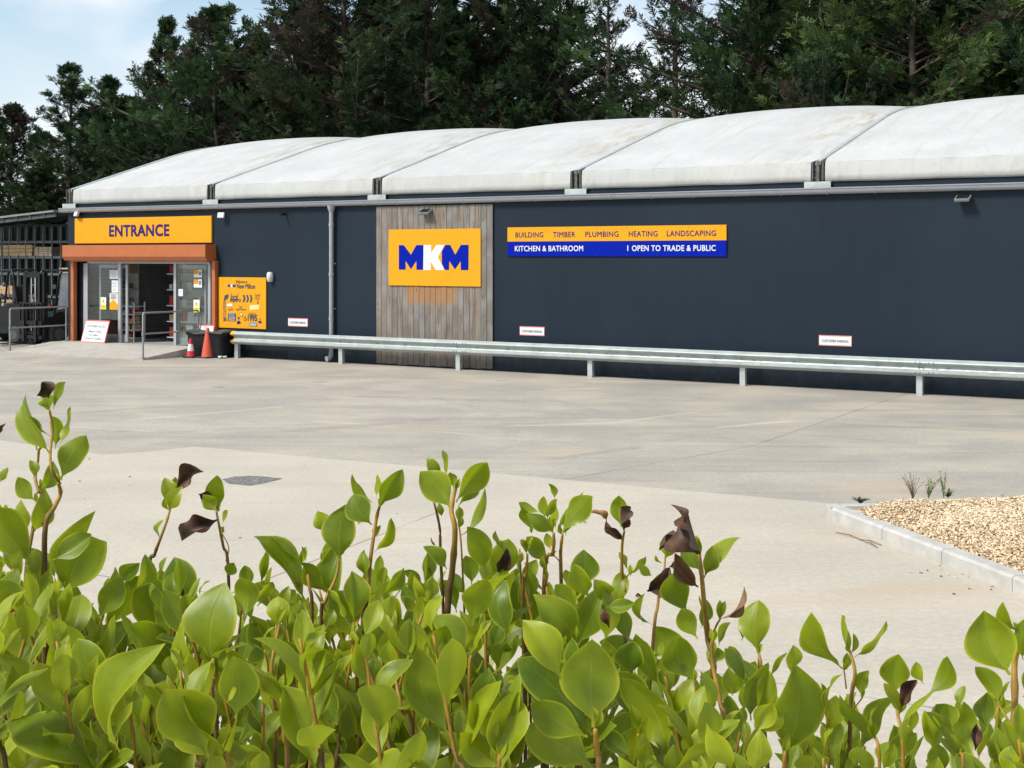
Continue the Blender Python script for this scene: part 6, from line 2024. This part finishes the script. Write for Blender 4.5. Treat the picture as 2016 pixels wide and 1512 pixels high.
shoot('f', 1.44, [S([(1560, 1020), (1572, 680)], .0030), S([(1380, 940), (1360, 800), (1480, 700)], .003)],
 [(1532, 710, 1300, 398, 155, 'n'), (1565, 650, 1505, 375, 95, 'y'), (1590, 665, 1702, 438, 55, 'y'), (1625, 490, 1865, 72, 105, 'y'), (1575, 480, 1680, 135, 215), (1720, 640, 1780, 480, 130, 'k'), (1860, 560, 1800, 150, 190, 'k')], (), .48)
shoot('f', 1.28, [S([(1780, 1640), (1760, 1450)], .004)],
 [(1705, 1380, 1545, 1035, 135, 'y'), (1745, 1310, 1690, 1108, 135, 'y'), (1805, 1520, 1885, 940, 235), (1785, 1520, 1475, 1255, 185, 'y'), (1645, 1130, 1690, 800, 235, 'k'), (1870, 1200, 1900, 830, 120)], (), .58)
shoot('f', 1.36, [S([(230, 1560), (230, 1290), (210, 990)], .0036), S([(430, 1060), (455, 840)], .0022)],
 [(195, 1110, -30, 735, 175), (222, 970, 225, 725, 52, 'y'), (310, 1150, 525, 655, 92, 'y'), (640, 1390, 672, 675, 120, 'y'), (565, 1420, 312, 1148, 225), (600, 1540, 968, 1195, 175), (300, 1560, 90, 1285, 300, 'k'), (470, 1520, 560, 1400, 110, 'y'), (130, 1560, -30, 1390, 160, 'y'), (80, 1300, 20, 1010, 190, 'k'), (600, 1200, 500, 860, 190, 'k')], (), .42)
shoot('f', 1.40, [S([(1220, 1600), (1200, 1250)], .003)],
 [(1200, 1480, 1478, 1352, 110), (1352, 1400, 1328, 1175, 205, 'k'), (1425, 1170, 1265, 990, 190, 'k'), (1280, 950, 1490, 960, 90, 'y'), (1432, 1120, 1505, 1055, 112), (860, 1520, 1020, 1440, 110, 'y'), (1100, 1520, 1150, 1280, 170, 'k'), (1420, 1520, 1500, 1380, 130)], (), .4)

# inner and lower leaves of the hedge, further back and down to the ground
g = random.Random(77)
def skyline(px):
    pts = [(-200, 1050), (60, 1080), (200, 1150), (330, 1100), (520, 1140), (700, 1120), (880, 1130), (1000, 1090), (1120, 1120), (1250, 1190), (1420, 1260), (1560, 1320), (1750, 1390), (2050, 1330), (2300, 1330)]
    for (x0, y0), (x1, y1) in zip(pts, pts[1:]):
        if x0 <= px <= x1: return y0 + (y1 - y0) * (px - x0) / (x1 - x0)
    return 1330
inner = LeafSet(); tw = MB()
def auto_shoot(px, py, D, tint, Ls, part):
    """an upright shoot with alternate leaves up its stem"""
    ls = LeafSet() if part else inner
    mbs = MB() if part else tw
    tip = ray(px, py, D) - HO
    n = g.randint(9, 12)
    Hs = g.uniform(.15, .24)
    leanv = Vector((g.uniform(-.25, .25), g.uniform(-.2, .2), 1)).normalized()
    foot = tip - leanv * Hs * 1.15
    root = Vector((foot.x + g.uniform(-.05, .05), g.uniform(-.2, .2), 0))
    stem_tube(mbs, [root, root.lerp(foot, .6) + Vector((g.uniform(-.03, .03), 0, 0)), foot, foot.lerp(tip, .5) + Vector((g.uniform(-.008, .008), 0, 0)), tip], (.0042, .0014), -1.2, .9)
    az = g.uniform(0, 6.28)
    for k in range(n):
        f = k / (n - 1)
        b_ = foot.lerp(tip, .12 + .88 * f)
        az += 2.4 + g.uniform(-.4, .4)
        e = R(26 + 48 * f ** .8 + g.uniform(-14, 14))
        Ln = Ls * (1.0 - .62 * f ** 1.6) * g.uniform(.8, 1.15)
        d = Vector((math.cos(az) * math.cos(e), math.sin(az) * math.cos(e), math.sin(e)))
        LEAF_SEED[0] += 1
        V, UV, F = leaf_geo(b_, b_ + d * Ln, Ln * g.uniform(.37, .54), LEAF_SEED[0], g.uniform(-.35, .35), g.uniform(.15, .5), g.uniform(-.4, .5), g.uniform(.02, .07), g.uniform(-.5, .6), toward=Vector((-d.x * .6, -d.y * .6 - .25, 1)))
        tn = tint + .0 + .60 * max(0, f - .40) + g.uniform(-.20, .20)
        if g.random() < .10: tn = g.uniform(.6, .95)
        ls.add(V, UV, F, max(0, min(1, tn)))
    if part:
        so = mbs.build('shoot', M['stem'], hedge, smooth=True)
        ls.build('foliage', M['leaf'], so)
made = 0
order = []
while len(order) < 138:
    D = g.uniform(1.30, 2.0); px = g.uniform(-80, 2096)
    py = skyline(px) + 20 + abs(g.gauss(0, 120)) + 190 * max(0, 1.75 - D)
    if py > 1600: continue
    if px > 1560 and g.random() < .2: continue
    if min([9] + [abs(px - q[0]) / 60 + abs(py - q[1]) / 60 + abs(D - q[2]) * 4 for q in order]) < .7: continue
    order.append((px, py, D))
for i, (px, py, D) in enumerate(sorted(order, key=lambda q: q[2])):
    auto_shoot(px, py, D, .42 - .42 * max(0, min(1, (D - 1.4) / .5)) + .02, g.uniform(.072, .104), i < 52)
cnt = 0
while cnt < 640:
    D = g.uniform(1.55, 2.2)
    px = g.uniform(-260, 2280); py = g.uniform(1180, 1560) if cnt < 110 else g.uniform(1540, 4300)
    if py < skyline(px) + 60 + 110 * (1.95 - D): continue
    if px > 1600 and py < 1500 and g.random() < .55: continue
    b_ = ray(px, py, D) - HO
    if b_.z < .06: continue
    az = g.uniform(0, 6.28); e = g.uniform(.3, 1.3)
    Ln = g.uniform(.045, .085)
    d = Vector((math.cos(az) * math.cos(e), math.sin(az) * math.cos(e) - .2, math.sin(e))).normalized()
    LEAF_SEED[0] += 1
    V, UV, F = leaf_geo(b_, b_ + d * Ln, Ln * g.uniform(.42, .62), LEAF_SEED[0], g.uniform(-.8, .8), g.uniform(.1, .35), g.uniform(-.3, .4), .04, g.uniform(-.4, .5))
    inner.add(V, UV, F, g.uniform(.0, .35))
    cnt += 1
tag(inner.build('inner_foliage', M['leaf'], hedge), kind='stuff')
tag(tw.build('inner_stems', M['stem'], hedge, smooth=True), kind='stuff')
